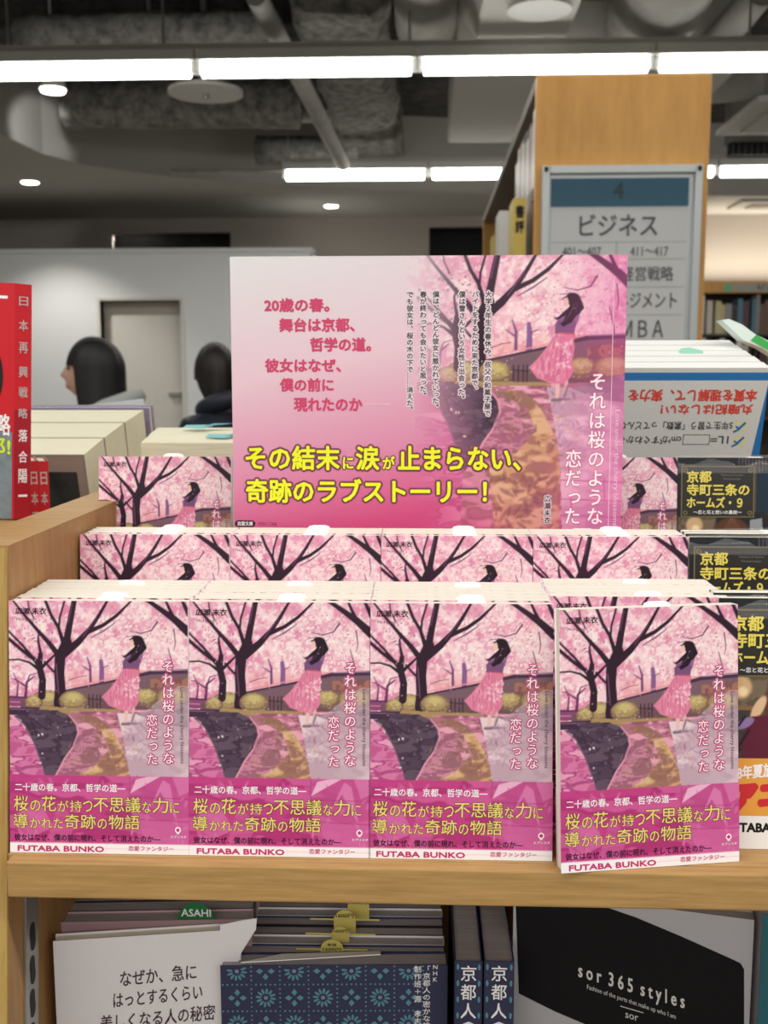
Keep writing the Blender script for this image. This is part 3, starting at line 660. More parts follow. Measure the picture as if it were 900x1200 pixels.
B(PX+.001, 1.0, .831, 1.6, ZS-.02, ZS-.0002+.0001, 'rear_shelf', WOOD)
for y in (.872, .86):
    pass
# steel standard with slots on the inner side face
tr_ = slanted(PX+.0002, PX+.0016, .024, .044, .5, CZ-.163, 'shelf_track', METAL, bc)
zz = CZ-.345
for k in range(12):
    z = zz-k*.0206; m = MB()
    pts = [(YE+sl(z)+.034+.0042*math.cos(a), z+.0052*math.sin(a)+(.004 if math.sin(a) > 0 else -.004)) for a in [2*math.pi*i/12 for i in range(12)]]
    m.add([(PX+.0018, y-YE, q) for y, q in pts], [tuple(range(12))]); m.build('slot', BLK, tr_)

W, H, T = .105, .148, .009
cw, ch = 212, 298
A = Art(cw, ch, cw/772, -40*cw/772, ch/1100, -55*ch/1100); paint_scene(A)
# pale shade behind the title, as printed
A.mottle([(605, 545), (770, 420), (812, 420), (812, 815), (640, 815)], [(196, 168, 180), (212, 186, 198)], 60, 31, .35, 1.6, .6)
cover_img = A.done()
def jacket(name, img, W=W, H=H, T=T, paper=(246, 232, 238), bd=.00018, spine='right'):
    m = MB(); m.box(-W/2, W/2, .00005, bd, 0, H); m.box(-W/2, W/2, T-bd, T, 0, H)
    m.box(W/2-bd, W/2, bd, T-bd, 0, H) if spine == 'right' else m.box(-W/2, -W/2+bd, bd, T-bd, 0, H)
    return print_grid(name, W, H, img, rest=(m, paper), mesh_only=True)
cov_me = jacket('cover', cover_img)
FN = lambda x, y, l: (W*((x-40)/772-.5), -l*.00009, H*(1-(y-55)/1100))
def rot_text(T_, s, xl, xr, y0, y1, m, bold=0, lift=1):
    """line running downwards, letters turned a quarter clockwise"""
    v, f = glyphs(s, bold); a, b = v.min(0), v.max(0)
    X = xl+(v[:, 1]-a[1])/(b[1]-a[1])*(xr-xl); Y = y0+(v[:, 0]-a[0])/(b[0]-a[0])*(y1-y0)
    T_.put(list(zip(X, Y)), f, m, lift)
T_ = Text(FN)
T_.h('広瀬 未衣', 70, 86, 202, 114, BLACKI, .028); T_.h('Mii Hirose', 74, 130, 150, 142, mat('grey_script', (96, 70, 90), .5), 0, slant=0)
for bd_, l_, mm in ((.1, 1, PHALO), (.06, 2, MAGI), (.006, 3, WHITEI)):
    T_.vt('それは桜のような', 727, 306, 762, 54, mm, bd_, l_); T_.vt('恋だった', 657, 540, 766, 52, mm, bd_, l_)
rot_text(T_, 'Love under the cherry blossoms', 774, 795, 425, 756, mat('plum_ink', (72, 44, 62), .5))
cov_txt = T_.mb.mesh('lettering', T_.mats)
# magenta paper band
bh = 186
A = Art(cw, 92, cw/772, -40*cw/772, 92/340, -815*92/340, 5)
A.a[:] = (196, 66, 136); A.mottle([(30, 800), (820, 800), (820, 1120), (30, 1120)], [(196, 64, 134), (178, 52, 118), (208, 90, 152)], 120, 41, 1, 2, .6)
A.poly([(520, 815), (812, 815), (812, 1112), (600, 1112)], (200, 92, 152), .6)
for q, c, al in (([(585, 830), (640, 815), (690, 815), (560, 890)], (248, 206, 226), .8), ([(700, 830), (730, 850), (760, 1010), (690, 880), (640, 960), (690, 850)], (232, 150, 196), .6), ([(740, 815), (812, 815), (812, 880), (770, 900)], (226, 136, 186), .6), ([(560, 960), (700, 1010), (812, 990), (812, 1112), (640, 1112)], (214, 104, 166), .7), ([(60, 990), (170, 930), (230, 1040), (90, 1112)], (226, 128, 182), .6), ([(250, 940), (330, 1010), (290, 1112), (200, 1112)], (220, 112, 172), .5), ([(130, 830), (240, 815), (190, 920)], (190, 70, 130), .6)):
    A.poly(q, c, al)
for q in ([(558, 820), (560, 1000)], [(560, 905), (812, 912)], [(600, 1002), (812, 1010)]): A.stroke(q, 3, (160, 40, 104), .7)
A.dabs(60, 30, 815, 812, 1110, [(226, 130, 182), (236, 160, 200), (180, 50, 120)], 8, 24, .35, .4)
A.poly([(20, 1108), (830, 1108), (830, 1170), (20, 1170)], (250, 246, 248)); A.stroke([(450, 1130), (812, 1130)], 2, (240, 190, 214))
BH = H*340/1100
m = MB(); m.box(-W/2-.0003, W/2+.0003, .00003, .00028, 0, BH); m.box(-W/2-.0003, W/2+.0004, T+.0002, T+.0004, 0, BH); m.box(W/2+.0001, W/2+.0004, .0003, T+.0002, 0, BH)
band_me = print_grid('paper_band', W+.0006, BH, A.done(), rest=(m, (196, 66, 136)), mesh_only=True)
FB = lambda x, y, l: (W*((x-40)/772-.5), -l*.00009, H*(1-(y-55)/1100))
T_ = Text(FB)
T_.h('二十歳の春。京都、哲学の道―', 62, 850, 540, 884, WHITEI, .02)
def mixed(T_, segs, y0, y1, m, bold, lift, small=.72):
    for s, x0, x1, sm in segs:
        T_.h(s, x0, y1-(y1-y0)*(small if sm else 1), x1, y1, m, bold, lift)
for bd_, l_, mm in ((.04, 1, DPUR), (.008, 2, YELI)):
    mixed(T_, [('桜', 57, 118, 0), ('の', 128, 172, 1), ('花', 178, 240, 0), ('が', 248, 294, 1), ('持', 300, 352, 1), ('つ', 358, 398, 1), ('不思議', 402, 606, 0), ('な', 614, 652, 1), ('力', 658, 726, 0), ('に', 734, 774, 1)], 905, 972, mm, bd_, l_)
    mixed(T_, [('導', 54, 118, 0), ('かれた', 126, 270, 1), ('奇跡', 278, 412, 0), ('の', 420, 460, 1), ('物語', 468, 602, 0)], 984, 1046, mm, bd_, l_)
T_.h('彼女はなぜ、僕の前に現れ、そして消えたのか―', 58, 1072, 690, 1102, BLACKI, .02)
T_.h('FUTABA BUNKO', 72, 1124, 446, 1147, MAGI, .045, 1); T_.h('恋愛ファンタジー', 553, 1118, 748, 1140, MAGI, .015)
T_.ell(767, 1046, 13, 14, WHITEI, .8); T_.ell(767, 1046, 7.5, 8, MAGI, 1.2); T_.rect(761, 1060, 773, 1064, WHITEI, .8); T_.h('エブリスタ', 735, 1070, 803, 1081, WHITEI, .02)
band_txt = T_.mb.mesh('lettering', T_.mats)

m = MB(); m.box(-W/2+.0008, W/2-.0006, .0003, T-.0003, .0006, H-.0001); page_me = m.mesh('page_block', PAGE)
def slip_mesh(w_=.017, h_=.0028):
    m = MB(); m.prism([(-w_/2, -.03), (w_/2, -.03), (w_/2, 0), (w_/2*.85, h_*.7), (w_/2*.5, h_), (-w_/2*.5, h_), (-w_/2*.85, h_*.7), (-w_/2, 0)], 0, .0003); return m.mesh('sales_slip', SLIP)
slip_me = slip_mesh()
def bunko(label, group, loc, lean, rz=0, band=True, slip=True):
    t = thing('paperback', label, 'book', loc, (-lean, 0, rz), group)
    c = link('cover', cov_me, t); link('lettering', cov_txt, c); link('page_block', page_me, t)
    if band:
        b = link('paper_band', band_me, t); b.location = (0, -.0003, 0); link('lettering', band_txt, b)
    if slip:
        s = link('sales_slip', slip_me, t); s.location = (.006, T*.5, H)
    return t
def relabel(t, label, group):
    t['label'] = label; t['group'] = group
ordn = ['second', 'third', 'fourth', 'fifth', 'sixth', 'seventh', 'eighth', 'ninth', 'tenth']
place = ['leftmost', 'second from left', 'third from left', 'rightmost']
proto = None
P4 = P(656, 709, Y1+.012)
r1 = [(-.241+W/2, Y1, 0), (-.1355+.0002+W/2, Y1, 0), (-.0316+.0008+W/2, Y1, 0), (P(658, 1026, .5515).x+W/2*math.cos(R(10)), .5515+W/2*math.sin(R(10)), R(10))]
for i, (x, y, rz) in enumerate(r1):
    lab = 'cherry blossom paperback with magenta band, whole front cover showing, %s of the four' % place[i]
    if proto is None: proto = bunko(lab, 'four whole front covers with bands', (x, y, ZS+.0002), LEAN)
    else:
        c = copy_tree(proto); c.location = (x, y, ZS+.0002); c.rotation_euler = (-LEAN, 0, rz); relabel(c, lab, 'four whole front covers with bands')
    xb = x if i < 3 else P(646, 700, .60).x+W/2
    for k in range(6):
        c = copy_tree(proto, skip=(('paper_band',) if k > 0 else ())+(('sales_slip',) if k not in (0, 4) else ())); yb = .5905+k*(T+.0001)
        yb += .014 if i == 3 else 0
        c.location = (xb+random.uniform(-.0006, .0006), yb, ZS+.0002-random.uniform(0, .00015)); c.rotation_euler = (-.004, 0, 0)
        c.scale = (1, 1, .992)
        relabel(c, 'paperback %s in the %s front pile, showing only its white top edge' % (ordn[k], place[i]), 'paperbacks filling the front piles')
for i, x in enumerate((-.241+.001, -.1342, -.0299, .0755)):
    c = copy_tree(proto); c.location = (x+W/2, .6895+.002, Z2+.0002); c.rotation_euler = (-LEAN, 0, 0)
    relabel(c, 'cherry blossom paperback, %s in the second row, only its top half showing' % place[i], 'second row of cherry blossom paperbacks')
    for k in range(3):
        c = copy_tree(proto, skip=('paper_band',)); c.location = (x+W/2, .7155+k*(T+.0001), Z2+.0002); c.rotation_euler = (-.004, 0, 0)
        c.scale = (1, 1, .992)
        relabel(c, '%s paperback of the %s second-row pile, thin white edge' % (ordn[k], place[i]), 'paperbacks filling the second row piles')
for x, lab in ((p3.x+W/2, 'cherry blossom paperback on the highest step, left of the poster'), (P(795, 532, .805).x-W/2, 'cherry blossom paperback on the highest step, mostly behind the right edge of the poster')):
    c = copy_tree(proto); c.location = (x, .7915, Z3+.0002); c.rotation_euler = (-LEAN, 0, 0); relabel(c, lab, 'cherry blossom paperbacks on the highest step')

# ------------------------------------------------------------------ dark-covered paperbacks of the other title
aw, ah = 150, 211
K_ = 820.0
A = Art(aw, ah, aw/K_, -62*aw/K_, ah/1156, -155*ah/1156, 9)
A.a[:] = (44, 40, 44); A.mottle([(62, 150), (890, 150), (890, 1320), (62, 1320)], [(40, 36, 40), (52, 46, 50), (34, 30, 36)], 90, 51, 1)
A.poly([(62, 155), (430, 155), (560, 300), (560, 560), (62, 560)], (30, 34, 40))
for k in range(22): A.stroke([(430+k*20, 160), (430+k*20, 480)], 8, (96, 92, 96), .8)
A.poly([(540, 250), (640, 220), (720, 340), (882, 420), (882, 520), (540, 480)], (28, 46, 62))
A.mottle([(70, 515), (300, 515), (300, 720), (70, 720)], [(96, 84, 70), (120, 104, 84)], 40, 52, 1)
A.ell(170, 565, 58, 62, (214, 176, 132), 1, .3); A.ell(178, 585, 30, 30, (250, 226, 180), 1, .5)
A.mottle([(95, 440), (200, 440), (205, 650), (95, 650)], [(226, 204, 168), (206, 180, 142)], 30, 53, .0)
A.poly([(62, 650), (260, 650), (260, 670), (62, 670)], (140, 104, 66)); A.poly([(62, 670), (260, 670), (260, 960), (62, 960)], (66, 60, 60))
A.ell(128, 790, 30, 62, (186, 196, 190), 1, .2); A.poly([(112, 700), (146, 700), (146, 740), (112, 740)], (196, 204, 198))
A.ell(390, 640, 125, 130, (92, 56, 40), 1, .1)
for k in range(9): A.stroke([(385+k*2, 520), (300+k*24, 660)], [2, 6], (150, 102, 74), .7)
A.poly([(500, 530), (570, 520), (580, 640), (500, 640)], (150, 152, 158)); A.poly([(590, 600), (882, 560), (882, 700), (560, 700)], (64, 60, 70))
A.ell(390, 680, 78, 66, (232, 196, 170), 1, .1)
A.ell(250, 600+60, 26, 70, (226, 188, 150), 1, .2, .5)
A.poly([(210, 700), (300, 690), (560, 700), (640, 960), (190, 960), (170, 820)], (96, 30, 52)); A.ell(190, 730, 50, 24, (150, 120, 170), 1, .2, -.5)
for q in ([(190, 700), (120, 800), (90, 900)], [(210, 760), (150, 860), (130, 940)], [(170, 850), (80, 930)]): A.stroke(q, [10, 8, 3][:len(q)], (28, 20, 30))
kimg = A.done()
kcov = jacket('cover', kimg, paper=(34, 34, 40))
FK = lambda x, y, l: (W*((x-62)/K_-.5), -l*.00012, H*(1-(y-155)/1156))
GOLD = mat('muted_gold_ink', (112, 98, 62), .4); PANEL = mat('panel_black', (36, 32, 28), .4); GYEL = mat('gold_yellow_ink', (232, 214, 92), .45)
T_ = Text(FK)
T_.rect(86, 204, 524, 516, GOLD, .6); T_.rect(94, 212, 516, 508, PANEL, 1.1)
for x, y in ((112, 232), (498, 232), (112, 488), (498, 488)): T_.ell(x, y, 15, 15, GOLD, 1.5, 8)
for x, y in ((112, 232), (498, 232), (112, 488), (498, 488)): T_.ell(x, y, 7, 7, PANEL, 1.9, 8)
T_.h('京都', 122, 236, 265, 304, GYEL, .03, 2); T_.h('寺町三条の', 122, 314, 492, 382, GYEL, .03, 2); T_.h('ホームズ・９', 122, 393, 452, 456, GYEL, .03, 2)
T_.h('～恋と花と想いの裏側～', 162, 472, 448, 496, WHITEI, .015, 2)
gs = mat('grey_fine_ink', (120, 116, 112), .5)
T_.h('Holmes at Kyoto', 325, 252, 455, 270, gs, 0, 2); T_.h('Teramachisanjo', 335, 276, 440, 292, gs, 0, 2)
ktxt = T_.mb.mesh('lettering', T_.mats)
KB = H*(1311-892)/1156
m = MB(); m.box(-W/2-.0003, W/2+.0003, 0, .00028, 0, KB); kband = m.mesh('paper_band', mat('orange_band', (232, 164, 66), .4))
T_ = Text(FK)
T_.rect(62, 1158, 882, 1311, WHITE, .6); T_.h('2018年夏放送', 84, 938, 366, 1000, WHITEI, .03, 1, -.12); T_.h('アニメ化', 143, 1010, 610, 1135, mat('red_ink', (206, 36, 44), .5), .09, 1, -.1)
T_.h('FUTABA BUNKO', 108, 1192, 520, 1232, BLACKI, .05, 1)
kbtxt = T_.mb.mesh('lettering', T_.mats)
FILM = mat('clear_wrap', (250, 250, 250), .08, alpha=.07, spec=.8)
kp = None
def wrap_mesh():
    m = MB(); rs = random.Random(3); n = 9
    for i in range(n):
        x = -W/2+W*i/(n-1); m.v += [(x, -.0008, H-.012), (x, .0002+rs.uniform(0, .001), H+.0008+rs.uniform(0, .0016)), (x, T*.6, H+.0006+rs.uniform(0, .002)), (x, T+.0008, H-.002)]
    m.f = [(i*4+j, i*4+j+1, (i+1)*4+j+1, (i+1)*4+j) for i in range(n-1) for j in range(3)]; m.m = [0]*len(m.f)
    return m.mesh('clear_wrap', FILM, True)
wr = wrap_mesh()
kx = [P(843, 696, .60).x+W/2, P(808, 630, .706).x+W/2, P(794, 534, .806).x+W/2]
spec = [(kx[0], .586, ZS+.0002, LEAN, 'dark paperback with gold title panel and orange band, in the front row', 'dark paperbacks with a gold title panel'),
        (kx[1], .6915, Z2+.0002, LEAN, 'dark paperback with gold title panel, in the second row behind the front pile', 'dark paperbacks with a gold title panel'),
        (kx[2], .7915, Z3+.0002, LEAN, 'dark paperback with gold title panel on the highest step, below the study guide', 'dark paperbacks with a gold title panel')]
for i, (x, y, z, ln, lab, grp) in enumerate(spec):
    if kp is None:
        kp = thing('paperback', lab, 'book', (x, y, z), (-ln, 0, 0), grp)
        c = link('cover', kcov, kp); link('lettering', ktxt, c); link('page_block', page_me, kp); link('clear_wrap', wr, kp)
        b = link('paper_band', kband, kp); b.location = (0, -.0003, 0); link('lettering', kbtxt, b)
        s = link('sales_slip', slip_me, kp); s.location = (.008, T*.5, H-.002)
    else:
        c = copy_tree(kp); c.location = (x, y, z); c.rotation_euler = (-ln, 0, 0); relabel(c, lab, grp)
    for k in range([1, 2, 0][i]):
        c = copy_tree(kp, skip=('paper_band',) if k else ()); c.location = (x, (.6115, .7158)[i]+k*(T+.0003), z); c.rotation_euler = (-.004, 0, 0)
        relabel(c, 'wrapped dark paperback standing %s in the %s pile at the right' % (ordn[k], ['front', 'middle'][i]), 'dark paperbacks filling the piles at the right')

# ------------------------------------------------------------------ the poster
PY = .7625; a, b = P(268, 300, PY), P(737, 296, PY); PW = b.x-a.x; PH = PW*.7071; pw = 384; phh = 272
s_ = pw/469.0
A = Art(pw, phh, .3268*s_, (479.6-268)*s_, .3268*s_, (277.6-300)*s_, 12); paint_scene(A)
yy = ((np.arange(A.h)/2/s_)+300)[:, None]; xx = ((np.arange(A.w)/2/s_)+268)[None, :]
def ramp(v, a_, b_): return np.clip((v-a_)/(b_-a_), 0, 1)
def mixc(c1, c2, t): return np.array(c1)*(1-t[..., None])+np.array(c2)*t[..., None]
g = ramp(yy, 300, 640)+0*xx+ramp(xx, 268, 520)*.16
bg = np.where((g < .45)[..., None], mixc((222, 226, 226), (230, 196, 210), np.clip(g/.45, 0, 1)), np.where((g < .8)[..., None], mixc((228, 196, 208), (216, 136, 170), np.clip((g-.45)/.35, 0, 1)), mixc((216, 136, 170), (204, 74, 126), np.clip((g-.8)/.25, 0, 1))))
al = 1-ramp(xx-(yy-470)*.1, 480, 575)+0*yy
al = np.maximum(al, ramp(yy, 560, 640)*.75*(1-ramp(xx, 560, 620)))
A.a = A.a*(1-al[..., None])+bg*al[..., None]
A.blend(ramp(xx, 640, 738)*.42+0*yy, (222, 70, 160)); A.blend(ramp(yy, 470, 640)*ramp(xx, 560, 640)*.35, (206, 70, 140)); A.blend(ramp(yy, 420, 300)*.12+0*xx, (236, 206, 222))
pimg = A.done()
t = thing('poster_board', 'landscape cherry blossom promotional poster with yellow headline, standing behind the second row', 'poster', ((a.x+b.x)/2, PY, a.z-PH), (-.02, 0, 0))
m = MB(); m.box(-PW/2, PW/2, .0001, .003, 0, PH)
sheet = print_grid('printed_sheet', PW, PH, pimg, rest=(m, (236, 236, 236)), parent=t)
MB().box(-.05, .05, .0032, .0075, Z2-(a.z-PH)+.001, .12).build('stand', WHITE, t)
FP = lambda x, y, l: (PW*((x-268)/469.0-.5), -l*.00016, PH*(1-(y-300)/(469*.7071)))
T_ = Text(FP)
q = lambda x, y: (260+x/3.428, 290+y/3.428)
for s, x0, y0, x1, y1 in (('20歳の春。', 168, 203, 432, 256), ('舞台は京都、', 228, 283, 535, 336), ('哲学の道。', 355, 362, 602, 416), ('彼女はなぜ、', 168, 447, 478, 500), ('僕の前に', 228, 527, 447, 579), ('現れたのか', 285, 608, 565, 661)):
    (u0_, v0_), (u1_, v1_) = q(x0, y0), q(x1, y1); T_.h(s, u0_, v0_, u1_, v1_, ROSEI, .042)
u_, v_ = q(572, 631); T_.rect(u_, v_, u_+32, v_+.7, mat('pale_rule', (250, 214, 226), .5), 1)
for bd_, l_, mm in ((.11, 1, DHALO), (.07, 2, DPUR), (.03, 3, BRIY)):
    for s, x0, x1, y0, y1 in (('その結末', 283, 398, 524, 554), ('に', 401, 415, 537, 553), ('涙', 417, 446, 524, 554), ('が', 449, 465, 536, 553), ('止まらない、', 468, 616, 524, 554)):
        e = bd_*0; T_.h(s, x0+1, y0+1, x1-1, y1-1, mm, bd_, l_)
    T_.h('奇跡のラブストーリー！', 284, 565, 575, 593, mm, bd_, l_)
INK = mat('green_black_ink', (38, 50, 46), .5)
for bd_, l_, mm in ((.2, 1, HALO), (.02, 2, INK)):
    for s, xc, y0, y1 in (('大学２年生の春休み、叔父の和菓子屋で', 575, 341, 489), ('バイトをするために来た京都で、', 559.5, 341, 461), ('僕は雪さんという女性と出会った。', 544, 341, 472), ('僕は、どんどん彼女に惹かれていった。', 513, 341, 482), ('春が終わっても会いたいと思った。', 498, 341, 468), ('でも彼女は、桜の木の下で……消えた。', 482.3, 341, 485)):
        T_.vt(s, xc, y0, y1, 8.2, mm, bd_, l_)
for bd_, l_, mm in ((.06, 1, PHALO), (.012, 2, WHITEI)):
    T_.vt('それは桜のような', 705.5, 436, 620, 21, mm, bd_, l_); T_.vt('恋だった', 678.5, 528, 620, 20.5, mm, bd_, l_)
T_.vt('広瀬未衣', 648.5, 583, 618, 8.5, HALO, .12, 1); T_.vt('広瀬未衣', 648.5, 583, 618, 8.5, BLACKI, .015, 2)
rot_text(T_, 'Love under the cherry blossoms', 725.5, 733, 481, 620, mat('pale_pink_ink', (240, 206, 226), .5))
T_.rect(721.5, 325, 722.2, 622, mat('pale_rule', (250, 214, 226), .5), 1)
T_.rect(273, 615.5, 290, 623.5, BLACKI, .6); T_.ell(273, 619.5, 4, 4, BLACKI, .6); T_.ell(290, 619.5, 4, 4, BLACKI, .6); T_.h('双葉文庫', 272, 616.8, 291, 622, WHITEI, .02, 1.5)
T_.h('イラスト ごろみ', 297, 617.5, 320, 622, BLACKI, .01, 1)
T_.build('lettering', sheet)
# rounded white tabs sticking up in front of the poster foot
for (pxx, lab) in ((340, 'leftmost'), (480, 'middle'), (682, 'right')):
    p = P(pxx, 629, .7575)
    m = MB(); m.prism([(-.0125, -.02), (.0125, -.02), (.0125, 0), (.0105, .004), (.006, .0062), (-.006, .0062), (-.0105, .004), (-.0125, 0)], 0, .0004)
    o = m.build('price_tab', SLIP); o.location = p; tag(o, 'rounded white card tab at the foot of the poster, %s of three' % lab, 'card')

# ================================================================== BOOKS BEHIND, LEFT: the red series, the thick cream volumes
RED = mat('red_cover', (206, 30, 44), .35); DRED = mat('dark_red_band', (168, 18, 40), .35); SILV = mat('silver_ink', (206, 200, 198), .35, metal=.2)
RT = .0125; RH = .188; RW = .13
p = P(36, 338, .86); pb = P(31, 612, .86)
def red_book(label, loc, rz, big=True):
    """origin at the lower front edge of the spine; spine faces -y, cover runs back along -x side"""
    t = thing('red_book', label, 'book', loc, (0, 0, rz), None if big else 'red books with the same title')
    m = MB(); m.box(-RT, -RT+.0012, 0, RW, 0, RH); m.box(-.0012, 0, 0, RW, 0, RH); m.box(-RT, 0, -.001, .0004, 0, RH); m.build('cover', RED, t, bevel=.0004)
    MB().box(-RT+.0014, -.0014, .001, RW-.003, .002, RH-.002).build('page_block', PAGE, t)
    T_ = Text(lambda x, y, l: (x, -.001-l*.0002, y))
    chars = '日本再興戦略落合陽一' if big else '日本再興戦略'
    tops = [.178-.0185*i for i in range(6)]+[.066-.0163*i for i in range(4)]
    for ch, z in zip(chars, tops):
        T_.h(ch, -RT*.8, z, -RT*.2, z-.0115, SILV if z > .07 else WHITEI, .01, 1.5)
    T_.build('lettering', t)
    MB().box(-RT-.0004, .0004, -.0013, -.00105, 0, .072).build('paper_band', DRED, t)
    return t
# the front one also shows its front cover, turned towards the viewer on the left
t = thing('red_book', 'tall red book with silver spine title and black circle on its cover, left edge', 'book', (P(30, 500, .86).x, .86, P(10, 600, .86).z-.006), (0, R(3.0), 0))
RB = t; RH2 = P(20, 333, .86).z-t.location.z
cosr = .0135
m = MB()
# spine board facing the camera, front cover board running to the left and slightly nearer
sp = Matrix.Rotation(R(38), 4, 'Z'); cv = Matrix.Rotation(R(-14), 4, 'Z')
e0 = Vector((-.0118, -.0048, 0))
def quadbox(a, b, th, z0, z1, mm, name, par, bev=0):
    a, b = Vector(a), Vector(b); d = (b-a).normalized(); nrm = Vector((-d.y, d.x, 0))
    g = MB(); g.hexa([a+Vector((0, 0, z0)), b+Vector((0, 0, z0)), b+nrm*th+Vector((0, 0, z0)), a+nrm*th+Vector((0, 0, z0)), a+Vector((0, 0, z1)), b+Vector((0, 0, z1)), b+nrm*th+Vector((0, 0, z1)), a+nrm*th+Vector((0, 0, z1))])
    return g.build(name, mm, par, bevel=bev)
cdir = Vector((-math.cos(R(6)), math.sin(R(6)), 0)); sdir = Vector((math.cos(R(40)), math.sin(R(40)), 0))
far_ = e0+cdir*RW
cvr = quadbox(far_, e0, .0014, 0, RH2, RED, 'cover', t)
quadbox(e0, e0+sdir*.0135, .0012, 0, RH2, RED, 'spine', t)
back0 = e0+sdir*.0135
quadbox(back0+cdir*RW-Vector((0, .0014, 0)), back0-Vector((0, .0014, 0))*0, .0012, 0, RH2, RED, 'back_cover', t)
quadbox(far_+Vector((.004, .003, 0)), e0+Vector((.001, .0022, 0)), .0095, .002, RH2-.002, PAGE, 'page_block', t)
def on_plane(o, d, par, name):       # text placed on a vertical plane from o along d; x metres along d, y metres up
    n_ = Vector((d.y, -d.x, 0))
    return Text(lambda x, y, l: tuple(o+d*x+n_*(.0002+l*.0002)+Vector((0, 0, y))))
T_ = on_plane(e0, sdir, t, 's'); T_.mats = []
zt_ = RH2
T_.rect(-.0003, .0, .0138, .092, DRED, .3)
yy_ = [(.947, .91), (.85, .805), (.757, .712), (.655, .61), (.568, .524), (.478, .436), (.387, .335), (.295, .245), (.217, .157), (.105, .097)]
sc_ = RH2/1.0
for ch, (f0, f1) in zip('日本再興戦略落合陽一', yy_):
    T_.h(ch, .0035, f0*sc_, .0108, f1*sc_, SILV if f0 > .4 else WHITEI, .012, 1.5)
T_.build('lettering', t)
T_ = on_plane(e0, -cdir, t, 'c')
T_.rect(-.0225, RH2*.947, -.006, RH2*.935, WHITEI, .6)
T_.ell(-.0300, RH2*.61, .020, RH2*.165, BLK, .5, 32); T_.h('略', -.0145, RH2*.45, -.0035, RH2*.36, WHITEI, .02, 1)
T_.rect(-.12, 0, -.0018, RH2*.375, mat('grey_band', (128, 140, 148), .45, noise=.15, scale=90), .8)
T_.h('郎!', -.0235, RH2*.350, -.0035, RH2*.275, mat('lime_ink', (214, 236, 40), .5), .03, 2)
T_.vt('激動の時代を生きる', -.0048, -RH2*.20, -RH2*.02, .004, mat('dim_blue_ink', (60, 76, 90), .5), 0, 2) if False else None
T_.build('lettering', cvr)
for i, (px, lab) in enumerate(((45, 'short red book, nearer the tall red book, showing its spine title'), (57, 'short red book on the right of the red pair, showing its spine title'))):
    p = P(px, 540, .93+.004*i); b_ = red_book(lab, (p.x, .93+.003*i, p.z-RH), R(24), False); b_.scale = (.74, .5, 1)
MB().box(PXL-.3, PXL-.0005, .80, .878, P(0, 606, .86).z-.03, RB.location.z-.0005).build('neighbour_shelf', WOOD).name = 'neighbour_shelf'
tag(bpy.data.objects['neighbour_shelf'], 'wooden shelf of the neighbouring case under the tall red book', 'shelf')
z_ = P(43, 540, .93).z-RH
tag(MB().box(-.7, PXL-.001, .885, 1.02, z_-.03, z_-.0005).build('lower_book_ledge', WOOD), 'hidden wooden ledge under the two short red books', 'shelf')

def slab_book(name, label, cat, corner, u, tv, dn, Wd, Hd, covers, group=None, pages=PAGEC, inset=.0015, cth=.0016, lip=0):
    """thick closed book: corner = upper front right corner; u runs right, tv through the thickness, dn downwards"""
    u, dn = Vector(u).normalized(), Vector(dn).normalized(); tv = Vector(tv); th = tv.length; tn = tv.normalized()
    t = thing(name, label, cat, corner, group=group)
    def blk(a0, a1, b0, b1, c0, c1, nm, m, par=t):
        f = lambda a, b, c: u*a+tn*b+dn*c
        return MB().hexa([f(a0, b0, c1), f(a1, b0, c1), f(a1, b1, c1), f(a0, b1, c1), f(a0, b0, c0), f(a1, b0, c0), f(a1, b1, c0), f(a0, b1, c0)]).build(nm, m, par)
    blk(-Wd, lip, 0, cth, -lip, Hd, 'front_board', covers, t); blk(-Wd, lip, th-cth, th, -lip, Hd, 'back_board', covers, t)
    blk(-Wd-.001, -Wd, 0, th, 0, Hd, 'spine', covers, t)
    blk(-Wd, -inset*0, cth, th-cth, 0, Hd-.002, 'page_block', pages, t)
    return t, u, tn, dn
crn = [P(98, 533, 1.0), P(122, 513, 1.048), P(146, 495, 1.096), P(169, 480, 1.144)]
lab = ['thick cream-paged book, nearest of the leaning row behind the oak side panel', 'thick cream-paged book, second of the leaning row, just behind the nearest', 'thick cream-paged book, third of the leaning row, before the pale grey cover']
GRC = mat('grey_brown_board', (150, 140, 130), .5)
for i in range(3):
    tv = crn[i+1]-crn[i]; up_ = Vector((0, -tv.z, tv.y)).normalized()
    t, u, tn, dn = slab_book('thick_book', lab[i], 'book', crn[i], (1, 0, 0), tv*.985, -up_, .16, .19, GRC, 'thick cream-paged books', cth=.0012)
    if i == 0:    # pale cover with a dark picture on the nearest one
        T_ = Text(lambda x, y, l: tuple(u*x-tn*(.0002*l)+dn*y))
        T_.rect(-.15, .002, -.002, .19, mat('taupe_cover', (158, 146, 134), .5), 1)
        T_.rect(-.055, .018, -.009, .12, mat('dark_picture', (52, 64, 62), .4, noise=.5, scale=40), 2); T_.build('cover_print', t)
g0 = crn[3]; tv = crn[3]-crn[2]; up_ = Vector((0, -tv.z, tv.y)).normalized()
t, u, tn, dn = slab_book('thin_book', 'thin hardback with pale lilac edge behind the thick cream-paged row', 'book', P(172, 480, 1.15), (1, 0, 0), tv.normalized()*.012, -up_, .16, .19, mat('lilac_board', (150, 140, 166), .4), pages=PAGE, cth=.002, lip=.002)
o = quadbox((0, 0, 0), (.0, .0, 0), .001, 0, .1, WHITE, 'grey_leaflet', None) if False else None
a_, b_, c_ = P(168, 467, 1.22), P(40, 482, 1.22), P(176, 520, 1.22)
m = MB(); m.hexa([c_, Vector((b_.x, 1.22, c_.z)), Vector((b_.x, 1.223, c_.z)), c_+Vector((0, .003, 0)), a_, b_, b_+Vector((0, .003, 0)), a_+Vector((0, .003, 0))])
